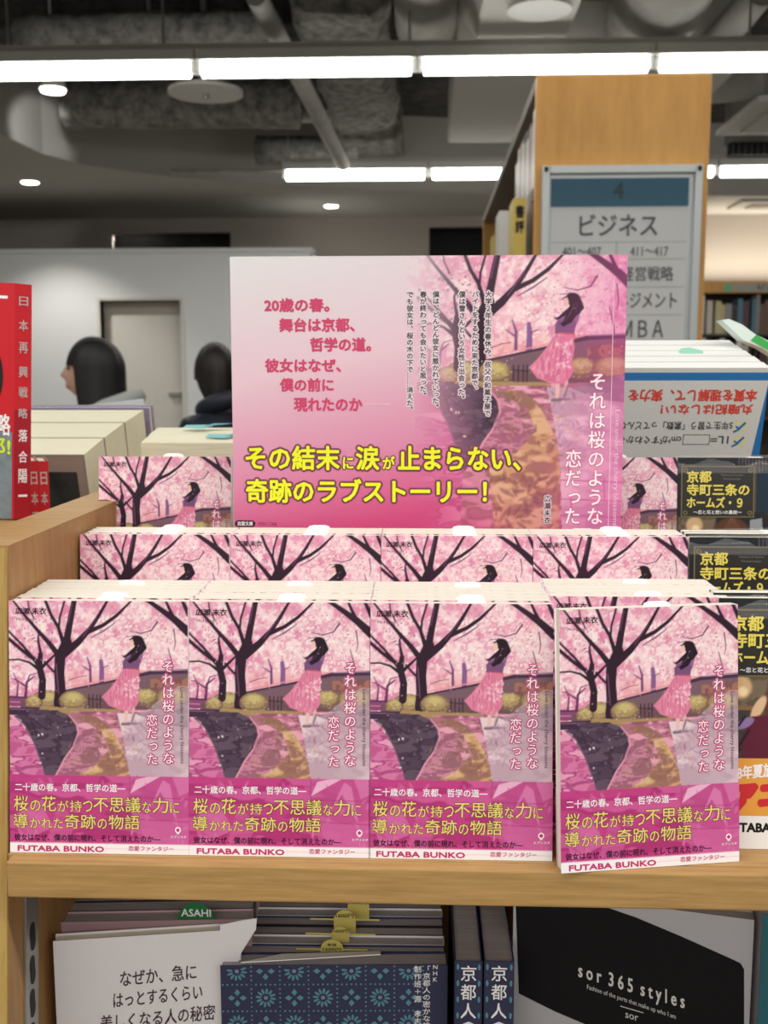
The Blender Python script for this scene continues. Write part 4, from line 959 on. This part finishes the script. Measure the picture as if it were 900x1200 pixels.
m.v = [(v[0]-c_.x, v[1]-c_.y, v[2]-c_.z) for v in m.v]
o = m.build('leaflet', mat('leaflet_grey', (196, 200, 204), .5)); o.location = c_; tag(o, 'pale grey slanting leaflet edge above the thick cream-paged row, below the hood', 'leaflet')
# cream pair with teal slips
crn = [P(166, 519, .96), P(176, 509, .995), P(186, 501, 1.03)]
for i in range(2):
    tv = crn[i+1]-crn[i]; tv.x = 0; up_ = Vector((0, -tv.z, tv.y)).normalized()
    c0 = crn[i].copy(); c0.x += .14
    t, u, tn, dn = slab_book('thick_book', ['cream-paged book with a teal slip, in front, left of the poster edge', 'cream-paged book with a teal slip, just behind its twin left of the poster'][i], 'book', c0, (1, 0, 0), tv*.985, -up_, .14, .15, PAGEC, 'cream-paged books with teal slips', cth=.001)
    q0 = (P(240, 514, crn[i].y+.015) if i == 0 else P(214, 503, crn[i].y+.012))-c0
    T_ = Text(lambda x, y, l: tuple(Vector((q0.x+x, q0.y+y*.9, q0.z+.001+l*.0006+y*.25))))
    TL = mat('teal_slip', (120, 190, 196), .5)
    T_.poly([(0, 0), (.02, -.004), (.03, .004), (.026, .01), (.002, .009)], TL, 1); T_.poly([(.02, -.002), (.034, .002), (.05, .008), (.03, .009)], mat('teal_slip_fold', (80, 150, 160), .5), 4)
    T_.build('order_slip', t)

# ================================================================== RIGHT: upside-down study guides
GYb = P(905, 432, .885); tvv = Vector((0, .021, P(800, 424, .906).z-P(800, 431, .885).z)); up_ = Vector((0, -tvv.z, tvv.y)).normalized()
SG = mat('study_guide_cover', (205, 206, 204), .4); BLU = mat('study_guide_blue', (24, 110, 176), .4)
for i in range(5):
    c0 = Vector((P(903, 431, .885).x, .885, P(903, 431, .885).z))+tvv*i*1.02
    c0.x -= .0012*i
    t, u, tn, dn = slab_book('study_guide', ['study guide lying upside down in front, with blue border and red headline', 'upside-down study guide second from the front, only its white pages showing', 'upside-down study guide third from the front, only its white pages showing', 'upside-down study guide fourth from the front, only its white pages showing', 'upside-down study guide at the back of the pile with a mint slip'][i], 'book', c0, (1, 0, 0), tvv*.98, -up_, .19, .22, SG, 'upside-down study guides', pages=WHITE, cth=.0008)
    if i == 0:
        k = 1/(1213/.885)*.985      # metres per photo pixel here
        T_ = Text(lambda x, y, l: tuple(u*((x-903)*k)-tn*(.00015*l+.0001)+dn*((y-431)*k)))
        T_.rect(640, 436.5, 903, 700, BLU, .5); T_.poly([(660, 446), (903, 446), (893, 540), (880, 700), (660, 700)], SG, 1)
        RI = mat('brick_red_ink', (206, 62, 48), .5); DI = mat('dark_grey_ink', (60, 62, 66), .5)
        def flip(s, x0, y0, x1, y1, m, b=.02):      # turned by half a circle
            v, f = glyphs(s, 0); a, bb = v.min(0), v.max(0); T_.em = (y1-y0)/(bb[1]-a[1])
            X = x1-(v[:, 0]-a[0])/(bb[0]-a[0])*(x1-x0); Y = y0+(v[:, 1]-a[1])/(bb[1]-a[1])*(y1-y0)
            T_.put(list(zip(X, Y)), f, m, 2, b)
        flip('本質を理解して、実力を', 742, 457, 891, 471, RI, .04); flip('丸暗記はしない！', 781, 475, 888, 487, RI, .04)
        flip('5年生で習う「素数」ってどんな', 734, 496, 867, 506, DI); flip('1L=', 843, 514, 864, 523, DI); flip('cm³がすぐわかる', 734, 514, 808, 524, DI)
        for r_ in ((810, 512, 842, 512.8), (810, 524, 842, 524.8), (810, 512, 810.8, 524.8), (841.2, 512, 842, 524.8)): T_.rect(*r_, DI, 1.5)
        for y_ in (496, 514):
            T_.rect(870, y_, 883, y_+12, mat('pale_yellow_box', (226, 214, 110), .5), 1.3); T_.rect(872, y_+2, 881, y_+10, SG, 1.6)
            T_.poly([(881, y_), (883, y_+2), (875, y_+11), (869, y_+14), (868, y_+12), (873, y_+9), (870, y_+6), (872, y_+5), (874.5, y_+7)], BLU, 2)
        T_.build('cover_print', t)
    if i == 4:
        MI = mat('mint_slip', (150, 214, 190), .5)
        q0 = P(786, 408, .97)-c0
        m = MB(); m.prism([(0, 0), (.004, .0035), (.012, .004), (.022, .0012), (.020, -.0035), (.011, -.0045), (.003, -.003)], 0, .0003)
        m.v = [(v[0]+q0.x, v[1]+q0.y-.03+v[2]*2, v[2]+q0.z-.004) for v in m.v]; m.build('order_slip', MI, t)
o = tag(MB().box(-.10, .15, .0, .2, -.03, 0).build('book_rest', WOODP), 'hidden wooden rest under the study guides', 'shelf'); o.location = (.33, .92, ZS+.03)
# leaning open booklet with a green stripe at the right edge
a_, b_ = P(846, 375, .95), P(925, 428, .95)
m = MB(); dx = b_.x-a_.x; dz = b_.z-a_.z
prof = [(0, 0), (.006, .001), (.018, -.004), (.03, -.0125), (dx, dz+.012), (dx, dz), (dx*.6, dz*.62), (.02, -.018), (.008, -.007)]
m.prism(prof, 0, .02); o = m.build('booklet', mat('pale_mint_paper', (222, 236, 230), .4)); o.location = a_; tag(o, 'white booklet with a green stripe, leaning at the right edge above the study guides', 'booklet')
MB().prism([(.026, -.018), (.031, -.013), (dx, dz+.009), (dx, dz+.003)], -.0006, -.0001).build('green_stripe', mat('green_stripe', (60, 176, 84), .4), o)

# ================================================================== BOOKS ON THE LOWER SHELF
LZ = .6503
def cover_text(t, org, u, dn):
    """print on a book's front plane; photo points are carried to that plane and kept in the book's own axes"""
    n_ = u.cross(dn).normalized()
    if n_.y > 0: n_ = -n_
    def fn(px, py, l):
        d = P(px, py, 1.0)-Vector((0, 0, CZ)); o = Vector((0, 0, CZ))
        k = (org-o).dot(n_)/d.dot(n_); return tuple(o+d*k-org+n_*(.0001+.00012*l))
    return Text(fn)
def shelf_book(name, label, tl, rz, Wd, th, cm, pages, group=None, top=None, lean=0, par_cover=True):
    """upright book, tl = upper left front corner; height follows from the shelf it stands on"""
    u = Vector((math.cos(rz), math.sin(rz), 0)); n2 = Vector((-u.y, u.x, 0)); Hh = tl.z-LZ
    t = thing(name, label, 'book', tl, group=group)
    def blk(a0, a1, b0, b1, c0, c1, nm, m):
        f = lambda a, b, c: u*a+n2*b+Vector((0, 0, c))
        return MB().hexa([f(a0, b0, c0), f(a1, b0, c0), f(a1, b1, c0), f(a0, b1, c0), f(a0, b0, c1), f(a1, b0, c1), f(a1, b1, c1), f(a0, b1, c1)]).build(nm, m, t)
    blk(0, Wd, 0, .0005, -Hh, 0, 'front_cover', cm); blk(0, Wd, th-.0005, th, -Hh, 0, 'back_cover', cm); blk(Wd-.0005, Wd, .0005, th-.0005, -Hh, 0, 'spine', cm)
    blk(.001, Wd-.0006, .0006, th-.0006, -Hh, -.0012, 'page_block', pages)
    return t, u
OFFW = mat('off_white_cover', (232, 229, 232), .5); PINKB = mat('dusty_pink_cover', (196, 160, 166), .5); BLKC = mat('black_cover', (24, 22, 26), .4)
tl = P(62, 1103, .612); rz = R(9)
t, u = shelf_book('white_book', 'white paperback with dark mincho-like lettering about beauty, turned outward at the lower left', tl, rz, .119, .009, OFFW, PAGE)
t['label'] = 'white paperback with three lines of dark lettering, turned outward at the lower left'
T_ = cover_text(t, tl, u, Vector((0, 0, -1))); PI = mat('plum_black_ink', (66, 36, 52), .5)
T_.h('なぜか、急に', 141, 1138, 230, 1156, PI, .012, 1, -.10); T_.h('はっとするくらい', 133, 1164, 237, 1181, PI, .012, 1, -.10); T_.h('美しくなる人の秘密', 118, 1190, 252, 1208, PI, .012, 1, -.10)
T_.build('lettering', t)
# upper right corner of its cover, bent outwards
T_ = cover_text(t, tl, u, Vector((0, 0, -1)))
fp_ = [(258, 1084), (285, 1077), (301, 1075), (300, 1088), (291, 1102), (283, 1115), (278, 1131), (276, 1150), (258, 1150)]
fr = [Vector(T_.fn(x, y, 0)) for x, y in fp_]; nn_ = Vector((-u.y, u.x, 0)); fr = [v-nn_*(.0012*min(1, max(0, (x-258)/20))) for v, (x, y) in zip(fr, fp_)]; bk = [v+nn_*.0005 for v in fr]; n = len(fr)
m = MB(); m.add(fr+bk, [tuple(range(n))[::-1], tuple(range(n, 2*n))]+[(i, (i+1) % n, (i+1) % n+n, i+n) for i in range(n)]); m.build('bent_corner', OFFW, t)
def tops(n, tl0, rz, Wd, th, cms, labs, group, pages, gap=.0004, zdrop=0):
    out = []; c = tl0.copy(); nn = Vector((-math.sin(rz), math.cos(rz), 0))
    for i in range(n):
        q = c.copy(); q.z -= zdrop*(i % 2)
        out.append(shelf_book('shelved_book', labs[i], q, rz, Wd, th, cms[i % len(cms)], pages, group)); c = c+nn*(th+gap)
    return out
tl2 = P(71, 1081, .644)
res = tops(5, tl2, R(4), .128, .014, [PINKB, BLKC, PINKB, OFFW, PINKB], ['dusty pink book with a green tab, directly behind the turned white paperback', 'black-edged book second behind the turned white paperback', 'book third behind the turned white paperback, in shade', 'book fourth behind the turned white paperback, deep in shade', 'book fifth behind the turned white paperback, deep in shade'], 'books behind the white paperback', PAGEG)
def half_tab(par_thing, px, py, Y, r, m, txt=None, tm=None, line=None):
    c = P(px, py, Y)-par_thing.location; g = MB()
    g.prism([(r*math.cos(a), r*.95*math.sin(a)) for a in [math.pi*i/12 for i in range(13)]]+[(-r, -.01), (r, -.01)], 0, .0003)
    g.v = [(v[0]+c.x, v[1]+c.y, v[2]+c.z) for v in g.v]; o = g.build('paper_tab', m, par_thing)
    T_ = Text(lambda x, y, l: (c.x+x, c.y-.0002*l, c.z+y))
    if line: T_.rect(-line, .0009, line, -.0003, m, .3)
    if txt:
        for i, s in enumerate(txt):
            zc = r*(.62-.42*i) if len(txt) > 1 else r*.62; hw = r*(.42, .78)[i] if len(txt) > 1 else r*.8
            T_.h(s, -hw, zc, hw, zc-r*(.3 if len(txt) > 1 else .42), tm, .02, 1)
    if txt or line: T_.build('lettering', o)
half_tab(res[0][0], 230, 1078, .652, .0125, mat('green_tab', (36, 120, 64), .5), ['ASAHI'], WHITEI)
# indigo patterned book and its pile
NAVY = mat('indigo_cover', (38, 42, 78), .45); PATN = mat('pattern_teal', (86, 140, 158), .5); PATC = mat('pattern_centre', (120, 140, 156), .5)
tlb = P(258, 1131.5, .622); rzb = R(2.5)
t, u = shelf_book('patterned_book', 'indigo book with teal flower and dot pattern at the middle of the lower shelf', tlb, rzb, .1475, .015, NAVY, PAGEG)
T_ = Text(lambda x, y, l: tuple(u*x+Vector((u.y, -u.x, 0))*(.0001+.00012*l)-Vector((0, 0, y))))
cs = .0186
for i in range(8):
    for j in range(5):
        cx, cy = .0107+cs*i-.0, .004+cs*j
        if cx+.008 > .147: continue
        if (i+j) % 2 == 0:
            for k in range(12):
                a = 2*math.pi*k/12+.13; x, y = cx+.0047*math.cos(a), cy+.0047*math.sin(a)
                if y > .0012: T_.ell(x, y, .0021, .00085, PATN, 1, 8, a)
            if cy > .002: T_.ell(cx, cy, .0014, .0014, PATC, 1, 8)
        else:
            for k in range(4):
                a = math.pi/2*k; x, y = cx+.0038*math.cos(a), cy+.0038*math.sin(a)
                if y > .0022: T_.poly([(x+.0024*math.cos(a+q*math.pi/2)*(1 if q % 2 == 0 else .8), y+.0024*math.sin(a+q*math.pi/2)*(1 if q % 2 == 0 else .8)) for q in range(4)], PATN, 1)
        for k in range(6):
            o1 = -cs/2+cs*k/6
            for (x, y) in ((cx+o1, cy+cs/2), (cx+cs/2, cy+o1)):
                if y > .0008 and .0005 < x < .147: T_.ell(x, y, .0007, .0007, PATN, 1, 6)
o = T_.build('printed_pattern', t)
T_ = cover_text(t, tlb, u, Vector((0, 0, -1)))
T_.vt('NHK', 511, 1129, 1151, 8, WHITEI, .01, 2); T_.vt('「京都人の密かな愉しみ', 500, 1131, 1222, 9, WHITEI, .01, 2); T_.vt('制作班＋源 孝志', 489.5, 1131, 1201, 9, WHITEI, .01, 2)
T_.build('lettering', t)
a_, b_, c_, d_ = [P(x, y, Y)-tlb for x, y, Y in ((282, 1130, .6225), (446, 1120.5, .6265), (446, 1117, .632), (330, 1120, .633))]
m = MB(); m.hexa([a_, b_, c_, d_]+[v+Vector((0, 0, .0006)) for v in (a_, b_, c_, d_)]); m.v = [(v[0], v[1], v[2]+.0008) for v in m.v]; m.build('loose_sheet', WHITE, t)
tl3 = P(279, 1117, .6415)
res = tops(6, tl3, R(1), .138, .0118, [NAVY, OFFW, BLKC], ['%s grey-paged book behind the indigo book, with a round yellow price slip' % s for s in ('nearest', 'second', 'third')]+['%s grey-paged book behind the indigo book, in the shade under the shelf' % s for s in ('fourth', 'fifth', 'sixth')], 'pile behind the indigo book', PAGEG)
YS = mat('yellow_slip', (206, 190, 104), .5)
for (q, px, py, Y, r) in ((0, 389, 1113, .6475, .0078), (1, 399, 1095, .6595, .006), (2, 404, 1078, .671, .0076), (3, 420, 1062, .683, .0076)):
    half_tab(res[q][0], px, py, Y, r, YS, ['本体', '1600円'] if q == 0 else ['1600円'], BLACKI, .024 if q in (0, 1, 2) else None)
# two copies with their spines to the front
for i, (xa, xb) in enumerate(((533, 565.5), (567.5, 603))):
    a_, b_ = P(xa, 1126, .612), P(xb, 1126, .612); th = b_.x-a_.x; Hh = a_.z-LZ
    t = thing('patterned_book', 'indigo book standing spine outward, %s of the two beside the magazine' % ['left', 'right'][i], 'book', (a_.x, .612, LZ), group='indigo books spine outward')
    m = MB(); m.box(0, .0007, 0, .145, 0, Hh); m.box(th-.0007, th, 0, .145, 0, Hh); m.box(.0007, th-.0007, 0, .0007, 0, Hh); m.build('cover', NAVY, t, bevel=.0002)
    MB().box(.0008, th-.0008, .0008, .143, .001, Hh-.0015).build('page_block', PAGEG, t)
    T_ = Text(lambda x, y, l: (x, -.00012*l, Hh-y)); e = .0118
    for k, ch in enumerate('京都人の密かな'): T_.h(ch, th/2-.0048, .003+e*1.08*k, th/2+.0048, .003+e*1.08*k+e*.88, WHITEI, .012, 2)
    for k in range(9):
        for s in (.001, th-.001): T_.ell(s+(.001 if s < .005 else -.001), .004+k*.011, .0009, .0022, PATN, 1, 8)
    T_.build('lettering', t)
# silver magazine with its black wrapper band
SILC = mat('silver_grey_cover', (172, 170, 174), .4); 
tls = P(602, 1042, .640); rzs = R(-13)
t, u = shelf_book('fashion_magazine', 'silver-grey magazine with a tilted black band lettered sor 365 styles', tls, rzs, .1485, .012, SILC, PAGEG)
T_ = cover_text(t, tls, u, Vector((0, 0, -1)))
g = MB(); mb2 = []
band_pts = [(604, 1046), (640, 1050), (690, 1056), (745, 1075), (800, 1098), (860, 1125), (868, 1129), (872, 1136), (872, 1300), (760, 1232), (700, 1206), (650, 1185), (608, 1164)]
fr = [Vector(T_.fn(x, y, 1)) for x, y in band_pts]; bk = [Vector(T_.fn(x, y, -2)) for x, y in band_pts]; n = len(fr)
for v in fr: v.z = max(v.z, -(tls.z-LZ)+.001)
for v in bk: v.z = max(v.z, -(tls.z-LZ)+.001)
g.add(fr+bk, [tuple(range(n))[::-1], tuple(range(n, 2*n))]+[(i, (i+1) % n, (i+1) % n+n, i+n) for i in range(n)])
bd = g.build('black_band', mat('black_band', (15, 14, 17), .75, spec=.2), t)
GW = mat('grey_white_ink', (206, 204, 200), .5)
T_.h('s o r  3 6 5  s t y l e s', 678, 1128, 802, 1149, GW, .02, 3, .30); T_.h('Fashion of the parts that make up who I am', 688, 1153, 792, 1160, GW, .0, 3, .34)
T_.poly([(727, 1178), (754, 1186), (754, 1187), (727, 1179)], GW, 3); T_.h('sor', 733, 1186, 748, 1192, GW, 0, 3, .3)
T_.build('lettering', bd)
m = MB(); q = [Vector(T_.fn(x, y, 2)) for x, y in ((760, 1077), (800, 1076), (850, 1084), (893, 1096), (893, 1090), (850, 1079), (800, 1072))]
tq = P(894, 1072, .60); t, u = shelf_book('teal_book', 'plain teal book at the right edge of the lower shelf', tq, 0, .12, .02, mat('teal_cover', (20, 92, 104), .4), PAGEG)
for k in range(3):
    tlk = P(690, 1060, .65+.013*k); tlk.z = P(690, 1078, .65).z
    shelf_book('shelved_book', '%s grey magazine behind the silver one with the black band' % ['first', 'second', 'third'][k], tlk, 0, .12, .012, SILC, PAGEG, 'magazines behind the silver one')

# ================================================================== THE TWO PEOPLE SITTING FURTHER BACK
SKIN = mat('skin', (222, 176, 152), .5)
def skinned(name, nodes, edges, m, parent, sub=2):
    """limbs grown round joints: nodes = [(x, y, z, radius)], first node is the root"""
    import bmesh
    me = bpy.data.meshes.new(name); bm = bmesh.new(); ly = bm.verts.layers.skin.verify()
    vs = []
    for i, (x, y, z, r) in enumerate(nodes):
        v = bm.verts.new((x, y, z)); v[ly].radius = (r, r) if not isinstance(r, tuple) else r; v[ly].use_root = i == 0; vs.append(v)
    for a_, b_ in edges: bm.edges.new((vs[a_], vs[b_]))
    bm.to_mesh(me); bm.free(); me.materials.append(m)
    o = link(name, me, parent); s = o.modifiers.new('skin', 'SKIN'); s.use_smooth_shade = True
    b = o.modifiers.new('sub', 'SUBSURF'); b.levels = sub; b.render_levels = sub
    return o
def gs_(x, c, w_): return math.exp(-((x-c)/w_)**2)
def head_mesh(hc):
    g = MB(); nu, nv_ = 40, 32
    for j in range(nv_+1):
        th = math.pi*j/nv_; z = math.cos(th); rr = math.sin(th)
        for i in range(nu):
            a = 2*math.pi*i/nu; x, y = rr*math.sin(a), -rr*math.cos(a)      # i = 0 faces -y
            fr = max(0, -y); low = max(0, -z)
            X = x*.075*(1-.38*low**1.5); Y_ = y*(.093 if y < 0 else .102)*(1-.12*low*(y > 0)); Z = z*.118
            Y_ += low*(.0 if y < 0 else -.03*low)
            c = gs_(x, 0, .16)*fr
            Y_ -= c*(.026*gs_(z, -.16, .13)+.012*gs_(z, .05, .15)+.010*gs_(z, -.50, .07)+.009*gs_(z, -.62, .06)+.016*gs_(z, -.84, .14)+.006*gs_(z, -.6, .3))
            Y_ -= gs_(x, 0, .5)*fr*.014*gs_(z, -.52, .36)
            Y_ += fr*.010*(gs_(x, .38, .16)+gs_(x, -.38, .16))*gs_(z, .08, .12)
            g.v.append((hc[0]+X, hc[1]+Y_, hc[2]+Z))
    g.f = [(j*nu+i, (j+1)*nu+i, (j+1)*nu+(i+1) % nu, j*nu+(i+1) % nu) for j in range(nv_) for i in range(nu)]; g.m = [0]*len(g.f)
    for s in (-1, 1):    # ears
        n0 = len(g.v)
        for j in range(7):
            th = math.pi*j/6
            for i in range(10):
                a = 2*math.pi*i/10; g.v.append((hc[0]+s*(.074+.012*math.sin(th)*math.cos(a)), hc[1]+.012+.018*math.sin(th)*math.sin(a), hc[2]-.01+.032*math.cos(th)))
        q = [(n0+j*10+i, n0+(j+1)*10+i, n0+(j+1)*10+(i+1) % 10, n0+j*10+(i+1) % 10) for j in range(6) for i in range(10)]; g.f += q; g.m += [0]*len(q)
    return g
def person(label, loc, rz, cloth, trouser, hairm, long_hair, hood, sc=1.0):
    t = thing('person', label, 'person', loc, (0, 0, rz)); t.scale = (sc, sc, sc)
    hc = (0, -.055, 1.165)
    hd = head_mesh(hc).build('head', SKIN, t, smooth=True)
    for s in (-1, 1):
        g = MB(); g.tube([(s*.029, hc[1]-.087, hc[2]+.008), (s*.029, hc[1]-.0765, hc[2]+.008)], [.004, .011], 12); g.build('eye', mat('eye_dark', (40, 30, 28), .2), hd, smooth=True)
    g = MB(); g.tube([(-.02, hc[1]-.086, hc[2]-.0655), (-.008, hc[1]-.096, hc[2]-.0645), (.008, hc[1]-.096, hc[2]-.0645), (.02, hc[1]-.086, hc[2]-.0655)], [.002, .006, .006, .002], 8); g.build('mouth', mat('lips', (196, 104, 100), .4), hd, smooth=True)
    # bare neck, forearms and hands as one continuous surface each side, running up into the sleeves
    N = [(0, .0, .93, .05), (0, -.012, 1.04, .046), (0, -.035, 1.12, .05)]; E_ = [(0, 1), (1, 2)]
    skinned('neck', N, E_, SKIN, t, 1)
    for s in (-1, 1):
        wx, wy, wz = s*.13, -.27, .70
        N = [(s*.16, -.16, .69, .033), (wx, wy, wz, .024), (wx-s*.006, wy-.05, wz, (.034, .016))]; E_ = [(0, 1), (1, 2)]
        for k in range(4):
            x = wx+s*(-.03+.018*k); L = (.05, .056, .052, .042)[3-k] if s > 0 else (.042, .052, .056, .05)[k]
            b0 = len(N); N += [(x, wy-.088, wz, .009), (x, wy-.088-L*.6, wz-.010, .0085), (x, wy-.088-L, wz-.028, .0075)]; E_ += [(2, b0), (b0, b0+1), (b0+1, b0+2)]
        b0 = len(N); N += [(wx-s*.035, wy-.035, wz-.004, .011), (wx-s*.052, wy-.066, wz-.012, .009), (wx-s*.052, wy-.088, wz-.018, .008)]; E_ += [(1, b0), (b0, b0+1), (b0+1, b0+2)]
        skinned('arm', N, E_, SKIN, t, 1)
    N = [(0, .03, .53, (.15, .12)), (0, .04, .68, (.13, .105)), (0, .03, .84, (.16, .115)), (0, .01, .94, (.13, .09)), (0, -.005, .99, (.075, .07))]
    E_ = [(0, 1), (1, 2), (2, 3), (3, 4)]
    for s in (-1, 1):
        b0 = len(N); N += [(s*.15, .02, .925, .068), (s*.205, .0, .80, .055), (s*.215, -.03, .70, .05), (s*.165, -.17, .695, .042), (s*.14, -.24, .70, .038)]; E_ += [(3, b0)]+[(b0+k, b0+k+1) for k in range(4)]
    skinned('hooded_top' if hood else 'jacket', N, E_, cloth, t, 2)
    N = [(0, .03, .51, (.15, .12))]; E_ = []
    for s in (-1, 1):
        b0 = len(N); N += [(s*.09, -.05, .51, .09), (s*.11, -.4, .52, .065), (s*.11, -.43, .46, .06), (s*.11, -.42, .28, .05), (s*.11, -.41, .09, .042)]; E_ += [(0, b0)]+[(b0+k, b0+k+1) for k in range(4)]
    skinned('trousers', N, E_, trouser, t, 2)
    for s in (-1, 1):
        g = MB(); g.tube([(s*.11, -.36, .045), (s*.11, -.42, .05), (s*.11, -.52, .04), (s*.115, -.60, .028)], [.036, .045, .042, .026], 12); g.v = [(x, y, max(z, .0)) for x, y, z in g.v]; g.build('shoe', mat('dark_shoe', (40, 40, 44), .5), t, smooth=True)
    # hair: shell from the crown down, open over the face
    g = MB(); nu, nr = 56, 20; rs = random.Random(4)
    for i in range(nu):
        a = 2*math.pi*i/nu; d = abs((a+math.pi) % (2*math.pi)-math.pi)      # 0 in front
        if long_hair:
            k = min(1, max(0, (d-R(58))/R(12))); zl = .02*(1-k)+(-.13-.03*(d < R(110)))*k
        else:
            k = min(1, max(0, (d-R(42))/R(18))); k2 = min(1, max(0, (d-R(85))/R(30))); zl = .05*(1-k)-.03*k-.085*k2
        jit = rs.uniform(.985, 1.02)
        for j in range(nr+1):
            q = j/nr; top = .134; z = top+(zl-top)*q**1.5
            zn = max(-1, min(1, z/top)); rr = math.sqrt(max(0, 1-max(zn, 0)**2)) if zn > 0 else 1.0
            if z < 0: rr = 1.0-(.06*5 if long_hair else 5.0)*(z*z)
            rx, ry = (.100, .118) if long_hair else (.088, .110)
            if long_hair and z < -.02 and d > R(50): rx *= 1.0+.6*min(.12, -z); 
            if -math.cos(a) < 0: ry = ry*.90
            elif long_hair: ry = ry*1.08
            X = math.sin(a)*rx*rr*jit; Y_ = -math.cos(a)*ry*rr*jit
            g.v.append((hc[0]+X, hc[1]+.008+Y_, hc[2]+z))
        z = zl+.012; g.v.append((hc[0]+math.sin(a)*.066, hc[1]+.008-math.cos(a)*.084, hc[2]+z))
    w_ = nr+2
    g.f = [(i*w_+j, i*w_+j+1, ((i+1) % nu)*w_+j+1, ((i+1) % nu)*w_+j) for i in range(nu) for j in range(w_-1)]; g.m = [0]*len(g.f)
    g.build('hair', hairm, t, smooth=True)
    if hood:
        g = MB(); nh = 24
        ring = [[(math.sin(2*math.pi*i/nh)*(r+ .012*math.cos(2*math.pi*i/nh)), -.0+.03-math.cos(2*math.pi*i/nh)*r*1.05+ .0, z-.035*math.cos(2*math.pi*i/nh)) for i in range(nh)] for r, z in ((.062, .975), (.105, .985), (.128, 1.02), (.115, 1.055), (.082, 1.065), (.07, 1.03))]
        for rg in ring: g.v += rg
        g.f = [(j*nh+i, j*nh+(i+1) % nh, (j+1)*nh+(i+1) % nh, (j+1)*nh+i) for j in range(5) for i in range(nh)]; g.m = [0]*len(g.f)
        o = g.build('hood', cloth, t, smooth=True); sm = o.modifiers.new('thick', 'SOLIDIFY'); sm.thickness = .012; sb = o.modifiers.new('sub', 'SUBSURF'); sb.levels = 1; sb.render_levels = 1
    return t
def chair(label, loc, rz, cm):
    t = thing('chair', label, 'chair', loc, (0, 0, rz), 'chairs under the two people')
    MB().box(-.21, .21, -.22, .22, .37, .395).build('seat', cm, t, bevel=.01)
    MB().box(-.2, .2, .235, .26, .56, .86).build('backrest', cm, t, bevel=.01)
    for sx in (-1, 1):
        for sy in (-1, 1):
            g = MB(); g.tube([(sx*.19, sy*.2, .37), (sx*.21, sy*.235, 0)], .011, 8); g.build('leg', METAL, t, smooth=True)
        g = MB(); g.tube([(sx*.19, .2, .37), (sx*.2, .25, .55), (sx*.19, .262, .87)], .011, 8); g.build('back_post', METAL, t, smooth=True)
    return t
HAIRB = mat('black_hair', (20, 18, 20), .55, noise=.4, scale=30, stretch=(12, 12, .6)); HAIRD = mat('dark_brown_hair', (40, 33, 31), .5, noise=.4, scale=30, stretch=(12, 12, .6))
def seat_person(px, py, Y, rz, args, sc):
    h = P(px, py, Y); base_z = 0
    off = Matrix.Rotation(rz, 3, 'Z') @ Vector((0, -.055, 1.165))*sc
    lift = h.z-off.z
    t = person(args[0], (h.x-off.x, h.y-off.y, lift), rz, *args[1:], sc=sc)
    return t, lift
a1, l1 = seat_person(107, 434, 4.1, R(-88), ('person in a light grey hooded top with a black chin-length bob, facing left', mat('grey_jersey', (176, 180, 178), .9), mat('dark_denim', (52, 60, 78), .8), HAIRB, True, True), 1.0)
a2, l2 = seat_person(251, 437, 4.6, R(-140), ('person in a dark navy jacket with short dark hair, turned away beside the poster', mat('navy_nylon', (38, 44, 58), .5), mat('black_trouser', (40, 40, 44), .8), HAIRD, False, True), 1.02)
print('LIFT', l1, l2)
chair('chair with a steel frame under the person in grey', (a1.location.x, a1.location.y, 0), R(-97), mat('grey_seat', (90, 96, 100), .5))
chair('chair with a steel frame under the person in navy', (a2.location.x, a2.location.y, 0), R(-125), mat('grey_seat', (90, 96, 100), .5))
